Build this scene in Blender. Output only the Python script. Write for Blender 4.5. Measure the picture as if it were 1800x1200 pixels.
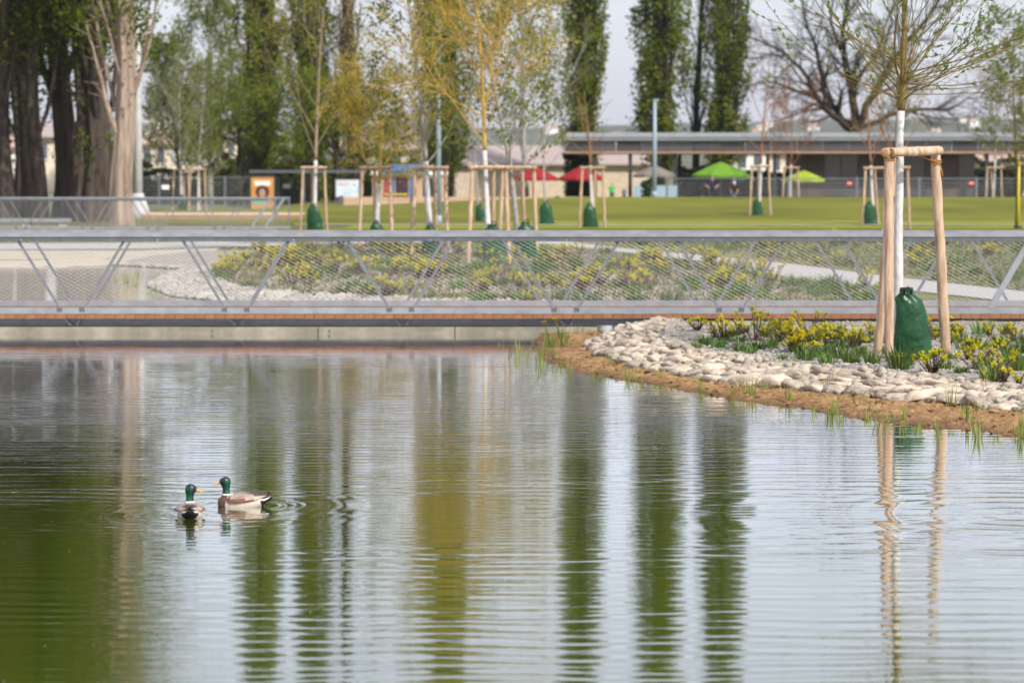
import bpy, bmesh, math, random
import numpy as np
from mathutils import Vector, Matrix, noise as mnoise
R = math.radians
for o in list(bpy.data.objects): bpy.data.objects.remove(o)
scene = bpy.context.scene
COL = scene.collection
# ------------------------------------------------------------------ camera
FP, HC = 4500.0, 2.34                       # focal length in photo pixels (1800 wide), eye height above the water
TH = math.atan(295 / FP)
cam_d = bpy.data.cameras.new('camera'); cam = bpy.data.objects.new('camera', cam_d); COL.objects.link(cam)
cam.location = (0, 0, HC); cam.rotation_euler = (math.pi / 2 - TH, 0, 0)
cam_d.sensor_width = 36; cam_d.lens = FP / 1800 * 36; cam_d.clip_end = 20000; cam_d.clip_start = 0.5
cam_d.dof.use_dof = True; cam_d.dof.focus_distance = 22.5; cam_d.dof.aperture_fstop = 2.6
scene.camera = cam
# ------------------------------------------------------------------ light
SUN_EL, SUN_AZ = R(42), R(142)              # azimuth clockwise from +Y: behind the camera, to the right
world = bpy.data.worlds.new('World'); scene.world = world; world.use_nodes = True
wn = world.node_tree.nodes; wl = world.node_tree.links
bg = wn['Background']; sky = wn.new('ShaderNodeTexSky'); sky.sky_type = 'NISHITA'; sky.sun_disc = False
sky.sun_elevation = SUN_EL; sky.sun_rotation = SUN_AZ; sky.air_density = 1.0; sky.dust_density = 2.5; sky.ozone_density = 2.5
wl.new(sky.outputs[0], bg.inputs[0]); bg.inputs[1].default_value = 0.07
# thin bright high cloud veil over the whole sky
wtc = wn.new('ShaderNodeTexCoord'); wmp = wn.new('ShaderNodeMapping'); wmp.inputs['Scale'].default_value = (1, 1, 3.5); wl.new(wtc.outputs['Generated'], wmp.inputs[0])
wnz = wn.new('ShaderNodeTexNoise'); wnz.inputs['Scale'].default_value = 2.2; wnz.inputs['Detail'].default_value = 5; wl.new(wmp.outputs[0], wnz.inputs['Vector'])
wrp = wn.new('ShaderNodeValToRGB'); wrp.color_ramp.elements[0].position = .3; wrp.color_ramp.elements[1].position = .75
wrp.color_ramp.elements[0].color = (.85, .85, .97, 1); wrp.color_ramp.elements[1].color = (1.04, 1.0, 1.06, 1); wl.new(wnz.outputs[0], wrp.inputs[0])
bg2 = wn.new('ShaderNodeBackground'); bg2.inputs[1].default_value = 0.56; wl.new(wrp.outputs[0], bg2.inputs[0])
wad = wn.new('ShaderNodeAddShader'); wl.new(bg.outputs[0], wad.inputs[0]); wl.new(bg2.outputs[0], wad.inputs[1]); wl.new(wad.outputs[0], wn['World Output'].inputs[0])
sd = bpy.data.lights.new('sun', 'SUN'); sun = bpy.data.objects.new('sun', sd); COL.objects.link(sun)
sd.energy = 4.4; sd.angle = R(0.6); sd.color = (1, 0.95, 0.87)
sv = Vector((math.sin(SUN_AZ) * math.cos(SUN_EL), math.cos(SUN_AZ) * math.cos(SUN_EL), math.sin(SUN_EL)))
sun.rotation_euler = sv.to_track_quat('Z', 'Y').to_euler(); sun.location = (0, -10, 60)
vs = scene.view_settings; vs.view_transform = 'Standard'; vs.look = 'None'; vs.gamma = 1; vs.use_curve_mapping = False
vs.exposure = 0.26

# ------------------------------------------------------------------ helpers
def ray(px, py):
    cx, cy = (px - 900) / FP, (600 - py) / FP
    return Vector((cx, math.cos(TH) + cy * math.sin(TH), -math.sin(TH) + cy * math.cos(TH)))
def G(px, py, z=0.0):
    d = ray(px, py); t = (z - HC) / d.z; return Vector((0, 0, HC)) + d * t
def D(px, py, y):
    d = ray(px, py); return Vector((0, 0, HC)) + d * (y / d.y)

def tag(o, label=None, cat=None, group=None, kind=None):
    if label: o['label'] = label
    if cat: o['category'] = cat
    if group: o['group'] = group
    if kind: o['kind'] = kind
    return o
def thing(name, label, cat, loc=(0, 0, 0), rz=0.0, group=None):
    o = bpy.data.objects.new(name, None); COL.objects.link(o); o.location = loc; o.rotation_euler = (0, 0, rz)
    o.empty_display_size = 0.1
    return tag(o, label, cat, group)
def link(name, me, parent=None, loc=None, rot=None):
    o = bpy.data.objects.new(name, me); COL.objects.link(o)
    if parent is not None: o.parent = parent
    if loc is not None: o.location = loc
    if rot is not None: o.rotation_euler = rot
    return o
def copy_tree(o, parent=None):
    c = o.copy(); COL.objects.link(c); c.parent = parent
    for ch in list(o.children): copy_tree(ch, c)
    return c

class MB:
    def __init__(s): s.v, s.f, s.m = [], [], []
    def add(s, v, f, m=0):
        b = len(s.v); s.v.extend([tuple(p) for p in v]); s.f.extend([tuple(i + b for i in q) for q in f]); s.m.extend([m] * len(f))
    def box(s, x0, x1, y0, y1, z0, z1, m=0, mat=None):
        v = [(x, y, z) for z in (z0, z1) for y in (y0, y1) for x in (x0, x1)]
        if mat is not None: v = [tuple(mat @ Vector(p)) for p in v]
        s.add(v, [(0, 2, 3, 1), (4, 5, 7, 6), (0, 1, 5, 4), (2, 6, 7, 3), (0, 4, 6, 2), (1, 3, 7, 5)], m)
    def bar(s, a, b, w, h, m=0, up=Vector((0, 0, 1))):
        a, b = Vector(a), Vector(b); d = (b - a).normalized(); sx = d.cross(up)
        if sx.length < 1e-4: sx = Vector((1, 0, 0))
        sx.normalize(); u = sx.cross(d)
        v = [p + sx * (i * w / 2) + u * (j * h / 2) for p in (a, b) for (i, j) in ((-1, -1), (1, -1), (1, 1), (-1, 1))]
        s.add(v, [(3, 2, 1, 0), (4, 5, 6, 7), (0, 1, 5, 4), (1, 2, 6, 5), (2, 3, 7, 6), (3, 0, 4, 7)], m)
    def tube(s, pts, rad, n=6, m=0, cap=True):
        pts = [Vector(p) for p in pts]; k = len(pts)
        if not hasattr(rad, '__len__'): rad = [rad] * k
        rings, ref = [], None
        for i in range(k):
            t = (pts[min(i + 1, k - 1)] - pts[max(i - 1, 0)])
            t = t.normalized() if t.length > 1e-9 else Vector((0, 0, 1))
            if ref is None: ref = Vector((1, 0, 0)) if abs(t.x) < 0.9 else Vector((0, 1, 0))
            a = (ref - t * ref.dot(t)).normalized(); ref = a; b = t.cross(a)
            rings.append([pts[i] + (a * math.cos(2 * math.pi * j / n) + b * math.sin(2 * math.pi * j / n)) * rad[i] for j in range(n)])
        v = [p for r in rings for p in r]
        f = [(i * n + j, i * n + (j + 1) % n, (i + 1) * n + (j + 1) % n, (i + 1) * n + j) for i in range(k - 1) for j in range(n)]
        if cap: f += [tuple(range(n - 1, -1, -1)), tuple(range((k - 1) * n, k * n))]
        s.add(v, f, m)
    def loft(s, rings, m=0, cap=True):
        n = len(rings[0]); k = len(rings)
        v = [p for r in rings for p in r]
        f = [(i * n + j, i * n + (j + 1) % n, (i + 1) * n + (j + 1) % n, (i + 1) * n + j) for i in range(k - 1) for j in range(n)]
        if cap: f += [tuple(range(n - 1, -1, -1)), tuple(range((k - 1) * n, k * n))]
        s.add(v, f, m)
    def mesh(s, name, mats, smooth=False):
        me = bpy.data.meshes.new(name); me.from_pydata(s.v, [], s.f)
        for mt in (mats if isinstance(mats, (list, tuple)) else [mats]): me.materials.append(mt)
        if any(s.m): me.polygons.foreach_set('material_index', s.m)
        if smooth: me.polygons.foreach_set('use_smooth', [True] * len(me.polygons))
        me.update(); return me
    def obj(s, name, mats, parent=None, loc=None, rot=None, smooth=False):
        return link(name, s.mesh(name, mats, smooth), parent, loc, rot)

def quadmesh(name, V, mats, midx=None):
    """V: (n,4,3) array of separate quads"""
    n = len(V); me = bpy.data.meshes.new(name)
    me.vertices.add(n * 4); me.vertices.foreach_set('co', np.asarray(V, dtype=np.float32).ravel())
    me.loops.add(n * 4); me.loops.foreach_set('vertex_index', np.arange(n * 4, dtype=np.int32))
    me.polygons.add(n); me.polygons.foreach_set('loop_start', np.arange(0, n * 4, 4, dtype=np.int32))
    for mt in (mats if isinstance(mats, (list, tuple)) else [mats]): me.materials.append(mt)
    if midx is not None: me.polygons.foreach_set('material_index', np.asarray(midx, dtype=np.int32))
    me.update(calc_edges=True); return me
def leaves(pts, size, rng, aspect=0.55, upb=0.0, dirs=None):
    pts = np.asarray(pts, dtype=float); n = len(pts)
    a = rng.normal(size=(n, 3)); a[:, 2] += upb
    if dirs is not None: a = a * 0.5 + np.asarray(dirs) * 1.2
    a /= np.linalg.norm(a, axis=1)[:, None]
    b = np.cross(a, rng.normal(size=(n, 3))); b /= np.linalg.norm(b, axis=1)[:, None] + 1e-9
    s = (size * rng.uniform(0.65, 1.3, n))[:, None]
    return np.stack([pts, pts + a * s * .45 + b * s * aspect / 2, pts + a * s, pts + a * s * .45 - b * s * aspect / 2], axis=1)

# ------------------------------------------------------------------ materials
MATS = {}
def mat(name, col, rough=0.75, var=0.22, scale=4.0, col2=None, bump=0.0, bscale=None, spec=0.3, metal=0.0, stretch=None,
        transl=0.0, rnd=0.0, coords='Object', detail=6.0):
    if name in MATS: return MATS[name]
    m = bpy.data.materials.new(name); m.use_nodes = True; MATS[name] = m
    nt = m.node_tree; N, L = nt.nodes, nt.links; p = N['Principled BSDF']
    tc = N.new('ShaderNodeTexCoord'); mp = N.new('ShaderNodeMapping'); L.new(tc.outputs[coords], mp.inputs[0])
    if stretch: mp.inputs['Scale'].default_value = stretch
    nz = N.new('ShaderNodeTexNoise'); nz.inputs['Scale'].default_value = scale; nz.inputs['Detail'].default_value = detail
    nz.inputs['Roughness'].default_value = 0.62
    L.new(mp.outputs[0], nz.inputs['Vector'])
    rp = N.new('ShaderNodeValToRGB'); L.new(nz.outputs[0], rp.inputs[0])
    c = Vector(col)
    rp.color_ramp.elements[0].position = 0.3; rp.color_ramp.elements[1].position = 0.72
    rp.color_ramp.elements[0].color = (*(c * (1 - var)), 1)
    rp.color_ramp.elements[1].color = (*(Vector(col2) if col2 else c * (1 + var)), 1)
    out = rp.outputs[0]
    if rnd:
        oi = N.new('ShaderNodeObjectInfo'); hs = N.new('ShaderNodeHueSaturation')
        mr = N.new('ShaderNodeMapRange'); mr.inputs[3].default_value = 1 - rnd; mr.inputs[4].default_value = 1 + rnd
        L.new(oi.outputs['Random'], mr.inputs[0]); L.new(mr.outputs[0], hs.inputs['Value']); L.new(out, hs.inputs['Color'])
        mr2 = N.new('ShaderNodeMapRange'); mr2.inputs[3].default_value = 0.5 - rnd * .06; mr2.inputs[4].default_value = 0.5 + rnd * .06
        mu = N.new('ShaderNodeMath'); mu.operation = 'FRACT'; ml = N.new('ShaderNodeMath'); ml.operation = 'MULTIPLY'; ml.inputs[1].default_value = 7.31
        L.new(oi.outputs['Random'], ml.inputs[0]); L.new(ml.outputs[0], mu.inputs[0]); L.new(mu.outputs[0], mr2.inputs[0]); L.new(mr2.outputs[0], hs.inputs['Hue'])
        out = hs.outputs[0]
    L.new(out, p.inputs['Base Color'])
    p.inputs['Roughness'].default_value = rough; p.inputs['Metallic'].default_value = metal
    p.inputs['Specular IOR Level'].default_value = spec
    if bump:
        nb = N.new('ShaderNodeTexNoise'); nb.inputs['Scale'].default_value = bscale or scale * 3; nb.inputs['Detail'].default_value = 5
        L.new(mp.outputs[0], nb.inputs['Vector']); bp = N.new('ShaderNodeBump'); bp.inputs['Strength'].default_value = 1; bp.inputs['Distance'].default_value = bump
        L.new(nb.outputs[0], bp.inputs['Height']); L.new(bp.outputs[0], p.inputs['Normal'])
    if transl:
        tr = N.new('ShaderNodeBsdfTranslucent'); ms = N.new('ShaderNodeMixShader'); ms.inputs[0].default_value = transl
        L.new(out, tr.inputs[0]); L.new(p.outputs[0], ms.inputs[1]); L.new(tr.outputs[0], ms.inputs[2])
        L.new(ms.outputs[0], N['Material Output'].inputs[0])
    return m

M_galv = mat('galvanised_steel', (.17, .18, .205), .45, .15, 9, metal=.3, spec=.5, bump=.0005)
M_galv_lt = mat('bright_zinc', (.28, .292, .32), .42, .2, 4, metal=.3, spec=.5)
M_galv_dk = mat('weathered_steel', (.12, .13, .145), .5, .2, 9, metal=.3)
M_wire = mat('wire', (.33, .34, .35), .5, .1, 5, metal=.3)
M_deck = mat('larch_deck', (.20, .095, .048), .7, .35, 3, rnd=.10, bump=.001)
M_conc = mat('concrete', (.23, .21, .165), .85, .5, 1.6, bump=.002, bscale=30)
M_conc_lt = mat('concrete_light', (.45, .45, .46), .85, .15, 2.5)
M_post = mat('peeled_pine', (.42, .265, .155), .75, .35, 4.5, col2=(.62, .47, .335), stretch=(3, 3, .45), bump=.01, bscale=9, rnd=.1)
M_postend = mat('pine_end_grain', (.42, .22, .09), .8, .2, 20)
M_rope = mat('coir_rope', (.33, .16, .05), .9, .3, 60, bump=.003, bscale=120)
M_white = mat('lime_wash', (.50, .485, .46), .85, .2, 9, col2=(.66, .65, .63), bump=.012, bscale=22, stretch=(1, 1, .5))
M_bark = mat('young_bark', (.17, .12, .085), .85, .3, 20, bump=.003)
M_bark_g = mat('olive_bark', (.19, .14, .055), .7, .3, 25, bump=.002)
M_bark_gold = mat('golden_bark', (.46, .30, .07), .7, .25, 15)
M_bark_grey = mat('grey_bark', (.30, .28, .25), .85, .3, 10)
M_bark_red = mat('reddish_bark', (.26, .14, .08), .85, .3, 12)
M_bark_shaded = mat('shaded_poplar_bark', (.072, .056, .047), .95, .6, 2.2, stretch=(3.2, 3.2, .33), bump=.06, bscale=5)  # dark bark of the left trunks, with crown shade put into its colour
M_bark_pale = mat('pale_poplar_bark', (.27, .19, .145), .95, .4, 2.2, col2=(.46, .36, .29), stretch=(3.2, 3.2, .33), bump=.05, bscale=5)
M_bark_dark = mat('dark_bark', (.045, .036, .029), .95, .4, 3, stretch=(2, 2, .5), bump=.03)
M_lf_pop = mat('poplar_leaf', (.115, .17, .014), .6, .45, .9, col2=(.235, .275, .028), transl=.4, rnd=.12)
M_lf_old = mat('old_poplar_leaf', (.08, .115, .010), .6, .35, .6, col2=(.15, .185, .018), transl=.35, rnd=.1)
M_lf_wil = mat('willow_leaf', (.17, .235, .06), .55, .3, 3, transl=.35)
M_lf_gold = mat('golden_willow_leaf', (.29, .28, .05), .6, .3, 2, col2=(.38, .30, .05), transl=.35)
M_lf_lt = mat('light_leaf', (.16, .185, .032), .6, .3, 1, transl=.35)
M_lf_red = mat('copper_leaf', (.22, .09, .04), .7, .3, 2, transl=.3)
M_bag = mat('green_tarpaulin', (.010, .056, .019), .3, .35, 5, spec=.35, bump=.03, bscale=6, rnd=.15)
M_strap = mat('dark_strap', (.02, .022, .02), .6)
M_stone = mat('river_stone', (.38, .30, .215), .85, .22, 4, col2=(.53, .46, .37), bump=.03, bscale=6, rnd=.28)
M_peb = mat('pebble', (.26, .235, .205), .85, .35, 2.0, col2=(.46, .43, .385), coords='Object')
M_soil = mat('wet_brown_soil', (.27, .145, .062), .9, .45, 7, col2=(.41, .255, .125), bump=.02, bscale=24)
def wet_margin(m):
    nt = m.node_tree; N, L = nt.nodes, nt.links; p = N['Principled BSDF']; ge = N.new('ShaderNodeNewGeometry'); sp_ = N.new('ShaderNodeSeparateXYZ'); L.new(ge.outputs['Position'], sp_.inputs[0])
    nz_ = N.new('ShaderNodeTexNoise'); nz_.inputs['Scale'].default_value = 3; L.new(ge.outputs['Position'], nz_.inputs['Vector'])
    ad = N.new('ShaderNodeMath'); ad.operation = 'MULTIPLY_ADD'; ad.inputs[1].default_value = -.05; L.new(nz_.outputs[0], ad.inputs[0]); L.new(sp_.outputs[2], ad.inputs[2])
    mr = N.new('ShaderNodeMapRange'); mr.inputs[1].default_value = -.025; mr.inputs[2].default_value = .012; L.new(ad.outputs[0], mr.inputs[0])
    old = p.inputs['Base Color'].links[0].from_socket; mx = N.new('ShaderNodeMix'); mx.data_type = 'RGBA'; L.new(mr.outputs[0], mx.inputs[0]); mx.inputs[6].default_value = (.115, .062, .028, 1); L.new(old, mx.inputs[7]); L.new(mx.outputs[2], p.inputs['Base Color'])
    mr2 = N.new('ShaderNodeMapRange'); mr2.inputs[3].default_value = .35; mr2.inputs[4].default_value = .9; L.new(mr.outputs[0], mr2.inputs[0]); L.new(mr2.outputs[0], p.inputs['Roughness'])
wet_margin(M_soil)
M_sand = mat('sandy_beach', (.40, .35, .285), .9, .12, 1.2, bump=.004)
M_path = mat('grey_gravel_path', (.36, .345, .33), .9, .12, 30, bump=.003, bscale=60)
M_ground = mat('dry_grass_earth', (.17, .15, .055), .95, .35, 1.3, col2=(.16, .19, .05), bump=.02)
M_lawn = mat('mown_lawn', (.125, .138, .022), .9, .28, .10, col2=(.19, .19, .036), bump=.02, bscale=15)
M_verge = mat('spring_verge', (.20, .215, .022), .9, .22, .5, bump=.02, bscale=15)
M_tuft = mat('tuft_green', (.10, .165, .03), .6, .3, 8, transl=.3, rnd=.3)
M_spl = mat('spurge_leaf', (.10, .15, .03), .6, .3, 10, transl=.25, rnd=.2)
M_spf = mat('spurge_flower', (.64, .58, .02), .6, .25, 20, transl=.25, rnd=.12)
M_sps = mat('spurge_stem', (.14, .045, .035), .7, .3, 15, rnd=.2)
M_reed = mat('reed_blade', (.20, .25, .05), .55, .3, 6, transl=.3, rnd=.25)
M_mari = mat('marigold', (.75, .42, .01), .6, .1, 10)

def gravel_mat():
    m = mat('gravel', (.28, .255, .225), .9, .2, 3, bump=0)
    nt = m.node_tree; N, L = nt.nodes, nt.links; p = N['Principled BSDF']
    tc = N.new('ShaderNodeTexCoord'); vo = N.new('ShaderNodeTexVoronoi'); vo.inputs['Scale'].default_value = 38; L.new(tc.outputs['Object'], vo.inputs[0])
    rp = N.new('ShaderNodeValToRGB'); e = rp.color_ramp.elements; e[0].color = (.17, .155, .135, 1); e[1].color = (.46, .425, .375, 1)
    sp = N.new('ShaderNodeSeparateColor'); L.new(vo.outputs['Color'], sp.inputs[0]); L.new(sp.outputs[0], rp.inputs[0])
    old = p.inputs['Base Color'].links[0].from_socket
    mx = N.new('ShaderNodeMix'); mx.data_type = 'RGBA'; mx.inputs[0].default_value = .65
    L.new(old, mx.inputs[6]); L.new(rp.outputs[0], mx.inputs[7]); L.new(mx.outputs[2], p.inputs['Base Color'])
    bp = N.new('ShaderNodeBump'); bp.inputs['Distance'].default_value = .012; bp.invert = True
    L.new(vo.outputs['Distance'], bp.inputs['Height']); L.new(bp.outputs[0], p.inputs['Normal'])
    return m
M_gravel = gravel_mat()
for n_, m_ in MATS.items():
    if any(q in n_ for q in ('leaf', 'lawn', 'verge', 'bark', 'grass', 'soil', 'gravel', 'sand')): m_.node_tree.nodes['Principled BSDF'].inputs['Specular IOR Level'].default_value = .06

# ------------------------------------------------------------------ terrain
def seg_dist(P, poly, closed=True):
    A = np.asarray(poly, float); B = np.roll(A, -1, 0)
    if not closed: A, B = A[:-1], B[:-1]
    best = np.full(len(P), 1e9)
    for a, b in zip(A, B):
        ab = b - a; t = np.clip(((P - a) @ ab) / (ab @ ab + 1e-12), 0, 1)
        best = np.minimum(best, np.linalg.norm(P - (a + t[:, None] * ab), axis=1))
    return best
def inside(P, poly):
    A = np.asarray(poly, float); c = np.zeros(len(P), bool); j = len(A) - 1
    for i in range(len(A)):
        cond = ((A[i, 1] > P[:, 1]) != (A[j, 1] > P[:, 1]))
        xi = (A[j, 0] - A[i, 0]) * (P[:, 1] - A[i, 1]) / (A[j, 1] - A[i, 1] + 1e-12) + A[i, 0]
        c ^= cond & (P[:, 0] < xi); j = i
    return c
def sm(a, b, x): t = np.clip((x - a) / (b - a), 0, 1); return t * t * (3 - 2 * t)
back_shore_px = [(-300, 468), (-50, 469), (100, 470), (200, 467), (320, 474), (285, 488), (256, 504), (300, 522), (400, 532), (600, 537), (800, 541), (1000, 547), (1200, 556)]
back_shore = [G(x, y, 0).xy for x, y in back_shore_px]
POND = [(-60, 4), (8.5, 4), (13, 15), (13, 37.2), (13, 38.0), (4, 38.0)] + [tuple(p) for p in reversed(back_shore)] + [(-60, 64)]
def Hland(x, y):
    x = np.asarray(x, float); y = np.asarray(y, float)
    z = 0.12 + 0.08 * sm(60, 100, y)
    crest = 0.45 + 0.55 * sm(-14, 6, x)
    z = z + (crest - 0.2) * sm(118, 142, y) * (1 - sm(144.5, 147, y)) * sm(-16, -12, x)
    z = z + 0.35 * sm(147, 160, y) * sm(-16, -12, x)
    return z
def Hg(x, y):
    x = np.atleast_1d(np.asarray(x, float)); y = np.atleast_1d(np.asarray(y, float)); P = np.stack([x, y], 1)
    d = seg_dist(P, POND) * np.where(inside(P, POND), -1, 1)
    land = Hland(x, y)
    return np.where(d > 0, land * (0.15 + 0.85 * sm(0, 2.2, d)), -0.7 * sm(0, 2.0, -d))
def hz(x, y): return float(Hg(x, y)[0])
def axis(lo, hi, step, far0, far1, g=1.22):
    a = list(np.arange(lo, hi + 1e-6, step)); s = step
    while a[-1] < far1: s = min(s * g, 400); a.append(a[-1] + s)
    s = step
    while a[0] > far0: s = min(s * g, 400); a.insert(0, a[0] - s)
    return np.array(a)
def gridmesh(name, X, Y, Z, mats, smooth=True):
    ny, nx = X.shape; me = bpy.data.meshes.new(name)
    V = np.stack([X, Y, Z], -1).reshape(-1, 3)
    i = np.arange((ny - 1) * nx).reshape(ny - 1, nx)[:, :-1].ravel()
    F = np.stack([i, i + 1, i + nx + 1, i + nx], 1)
    n = len(F); me.vertices.add(len(V)); me.vertices.foreach_set('co', V.astype(np.float32).ravel())
    me.loops.add(n * 4); me.loops.foreach_set('vertex_index', F.astype(np.int32).ravel())
    me.polygons.add(n); me.polygons.foreach_set('loop_start', np.arange(0, n * 4, 4, dtype=np.int32))
    me.materials.append(mats); me.polygons.foreach_set('use_smooth', [smooth] * n); me.update(calc_edges=True); return me
xs = axis(-14, 14, .3, -1500, 1500); ys_ = np.concatenate([np.arange(30, 95, .4), np.arange(95, 165, .8)])
ys = list(ys_)
s = .4
while ys[0] > -300: s *= 1.3; ys.insert(0, ys[0] - s)
s = .8
while ys[-1] < 3300: s = min(s * 1.2, 400); ys.append(ys[-1] + s)
ys = np.array(ys)
X, Y = np.meshgrid(xs, ys); Z = Hg(X.ravel(), Y.ravel()).reshape(X.shape)
gr = link('ground', gridmesh('ground', X, Y, Z, M_ground)); tag(gr, kind='structure')

def fbm(x, y, z=0.0, oct=4): return mnoise.fractal(Vector((x, y, z)), 1.0, 2.0, oct)
def rails_mesh(name, rails, m, nu=6, nv=6, bumpf=None, kind='structure', smooth=True):
    """sheet through several rails (lists of 3-D points of equal length)"""
    A = np.array([[tuple(p) for p in r] for r in rails])        # (r, k, 3)
    def refine(a, n):                                            # along axis 0
        out = []
        for i in range(len(a) - 1):
            for t in np.arange(n) / n: out.append(a[i] * (1 - t) + a[i + 1] * t)
        out.append(a[-1]); return np.array(out)
    A = refine(A, nv); A = refine(A.transpose(1, 0, 2), nu).transpose(1, 0, 2)
    if bumpf is not None:
        for i in range(A.shape[0]):
            for j in range(A.shape[1]): A[i, j, 2] += bumpf(A[i, j, 0], A[i, j, 1])
    o = link(name, gridmesh(name, A[..., 0], A[..., 1], A[..., 2], m, smooth))
    if kind: tag(o, kind=kind)
    return o, A
def drape(name, x0, x1, y0, y1, m, nx=60, ny=20, off=0.006, wob=0.0):
    xs = np.linspace(x0, x1, nx); ys = np.linspace(y0, y1, ny); X, Y = np.meshgrid(xs, ys)
    if wob: Y = Y + wob * np.sin(X * .21) + wob * .6 * np.sin(X * .53 + 1)
    Z = Hg(X.ravel(), Y.ravel()).reshape(X.shape) + off
    return tag(link(name, gridmesh(name, X, Y, Z, m)), kind='structure')
lawn = drape('lawn', -14.5, 60, 107.5, 143.5, M_lawn, 90, 60, .03)
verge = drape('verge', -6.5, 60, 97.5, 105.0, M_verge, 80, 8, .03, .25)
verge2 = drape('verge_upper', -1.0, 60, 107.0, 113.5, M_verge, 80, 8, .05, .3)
pth = drape('lawn_path', -9, 60, 105.2, 106.8, M_path, 80, 4, .04)
# sandy beach and path behind the far pond
def rail_px(pts, z=None, off=0.0):
    out = []
    for p in pts:
        zz = p[2] if len(p) > 2 else z
        out.append(G(p[0], p[1], zz) + Vector((0, 0, off)))
    return out
def drape_rails(name, r0, r1, m, nu=8, nv=8, off=.01, kind='structure'):
    o, A = rails_mesh(name, [r0, r1], m, nu, nv, None, kind)
    V = np.zeros(len(o.data.vertices) * 3, np.float32); o.data.vertices.foreach_get('co', V); V = V.reshape(-1, 3)
    V[:, 2] = Hg(V[:, 0], V[:, 1]) + off; o.data.vertices.foreach_set('co', V.ravel()); o.data.update(); return o
beach = drape_rails('sand_beach', rail_px([(-300, 478), (-50, 478), (100, 479), (200, 473), (330, 470)], .02), rail_px([(-300, 440), (-50, 440), (100, 440), (240, 440), (390, 436)], .15), M_sand, 10, 10, .012)
shorepath = drape_rails('shore_path', rail_px([(-300, 438), (0, 438), (250, 437), (520, 431), (800, 426)], .17), rail_px([(-300, 428), (0, 428), (250, 427), (520, 422), (800, 417)], .17), M_path, 8, 4, .02)
gpath = drape_rails('gravel_path', rail_px([(820, 425), (960, 430), (1100, 444), (1250, 460), (1320, 474), (1400, 488), (1540, 503), (1700, 520), (1820, 534), (2100, 560)], .15),
                    rail_px([(820, 417), (960, 421), (1100, 437), (1250, 449), (1320, 455), (1400, 463), (1540, 481), (1700, 499), (1820, 512), (2100, 535)], .16), M_path, 8, 4, .02)
slope = drape_rails('planted_slope', rail_px([(1000, 424), (1250, 446), (1400, 461), (1540, 479), (1820, 510), (2100, 533)], .16), rail_px([(1000, 414), (1250, 418), (1400, 419), (1540, 420), (1820, 421), (2100, 422)], .18), mat('slope_turf', (.12, .135, .04), .95, .35, 1.6, col2=(.25, .22, .12), bump=.03), 10, 10, .012)
bankbed = drape_rails('gravel_bank', rail_px([(200, 467), (320, 474), (285, 488), (256, 504), (300, 522), (400, 532), (600, 537), (800, 541), (1000, 547), (1200, 556), (1500, 556)], 0),
                      rail_px([(340, 441), (420, 440), (520, 439), (600, 436), (700, 434), (800, 432), (860, 430), (960, 432), (1100, 446), (1250, 462), (1540, 505)], .15), M_gravel, 8, 10, .014)

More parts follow.
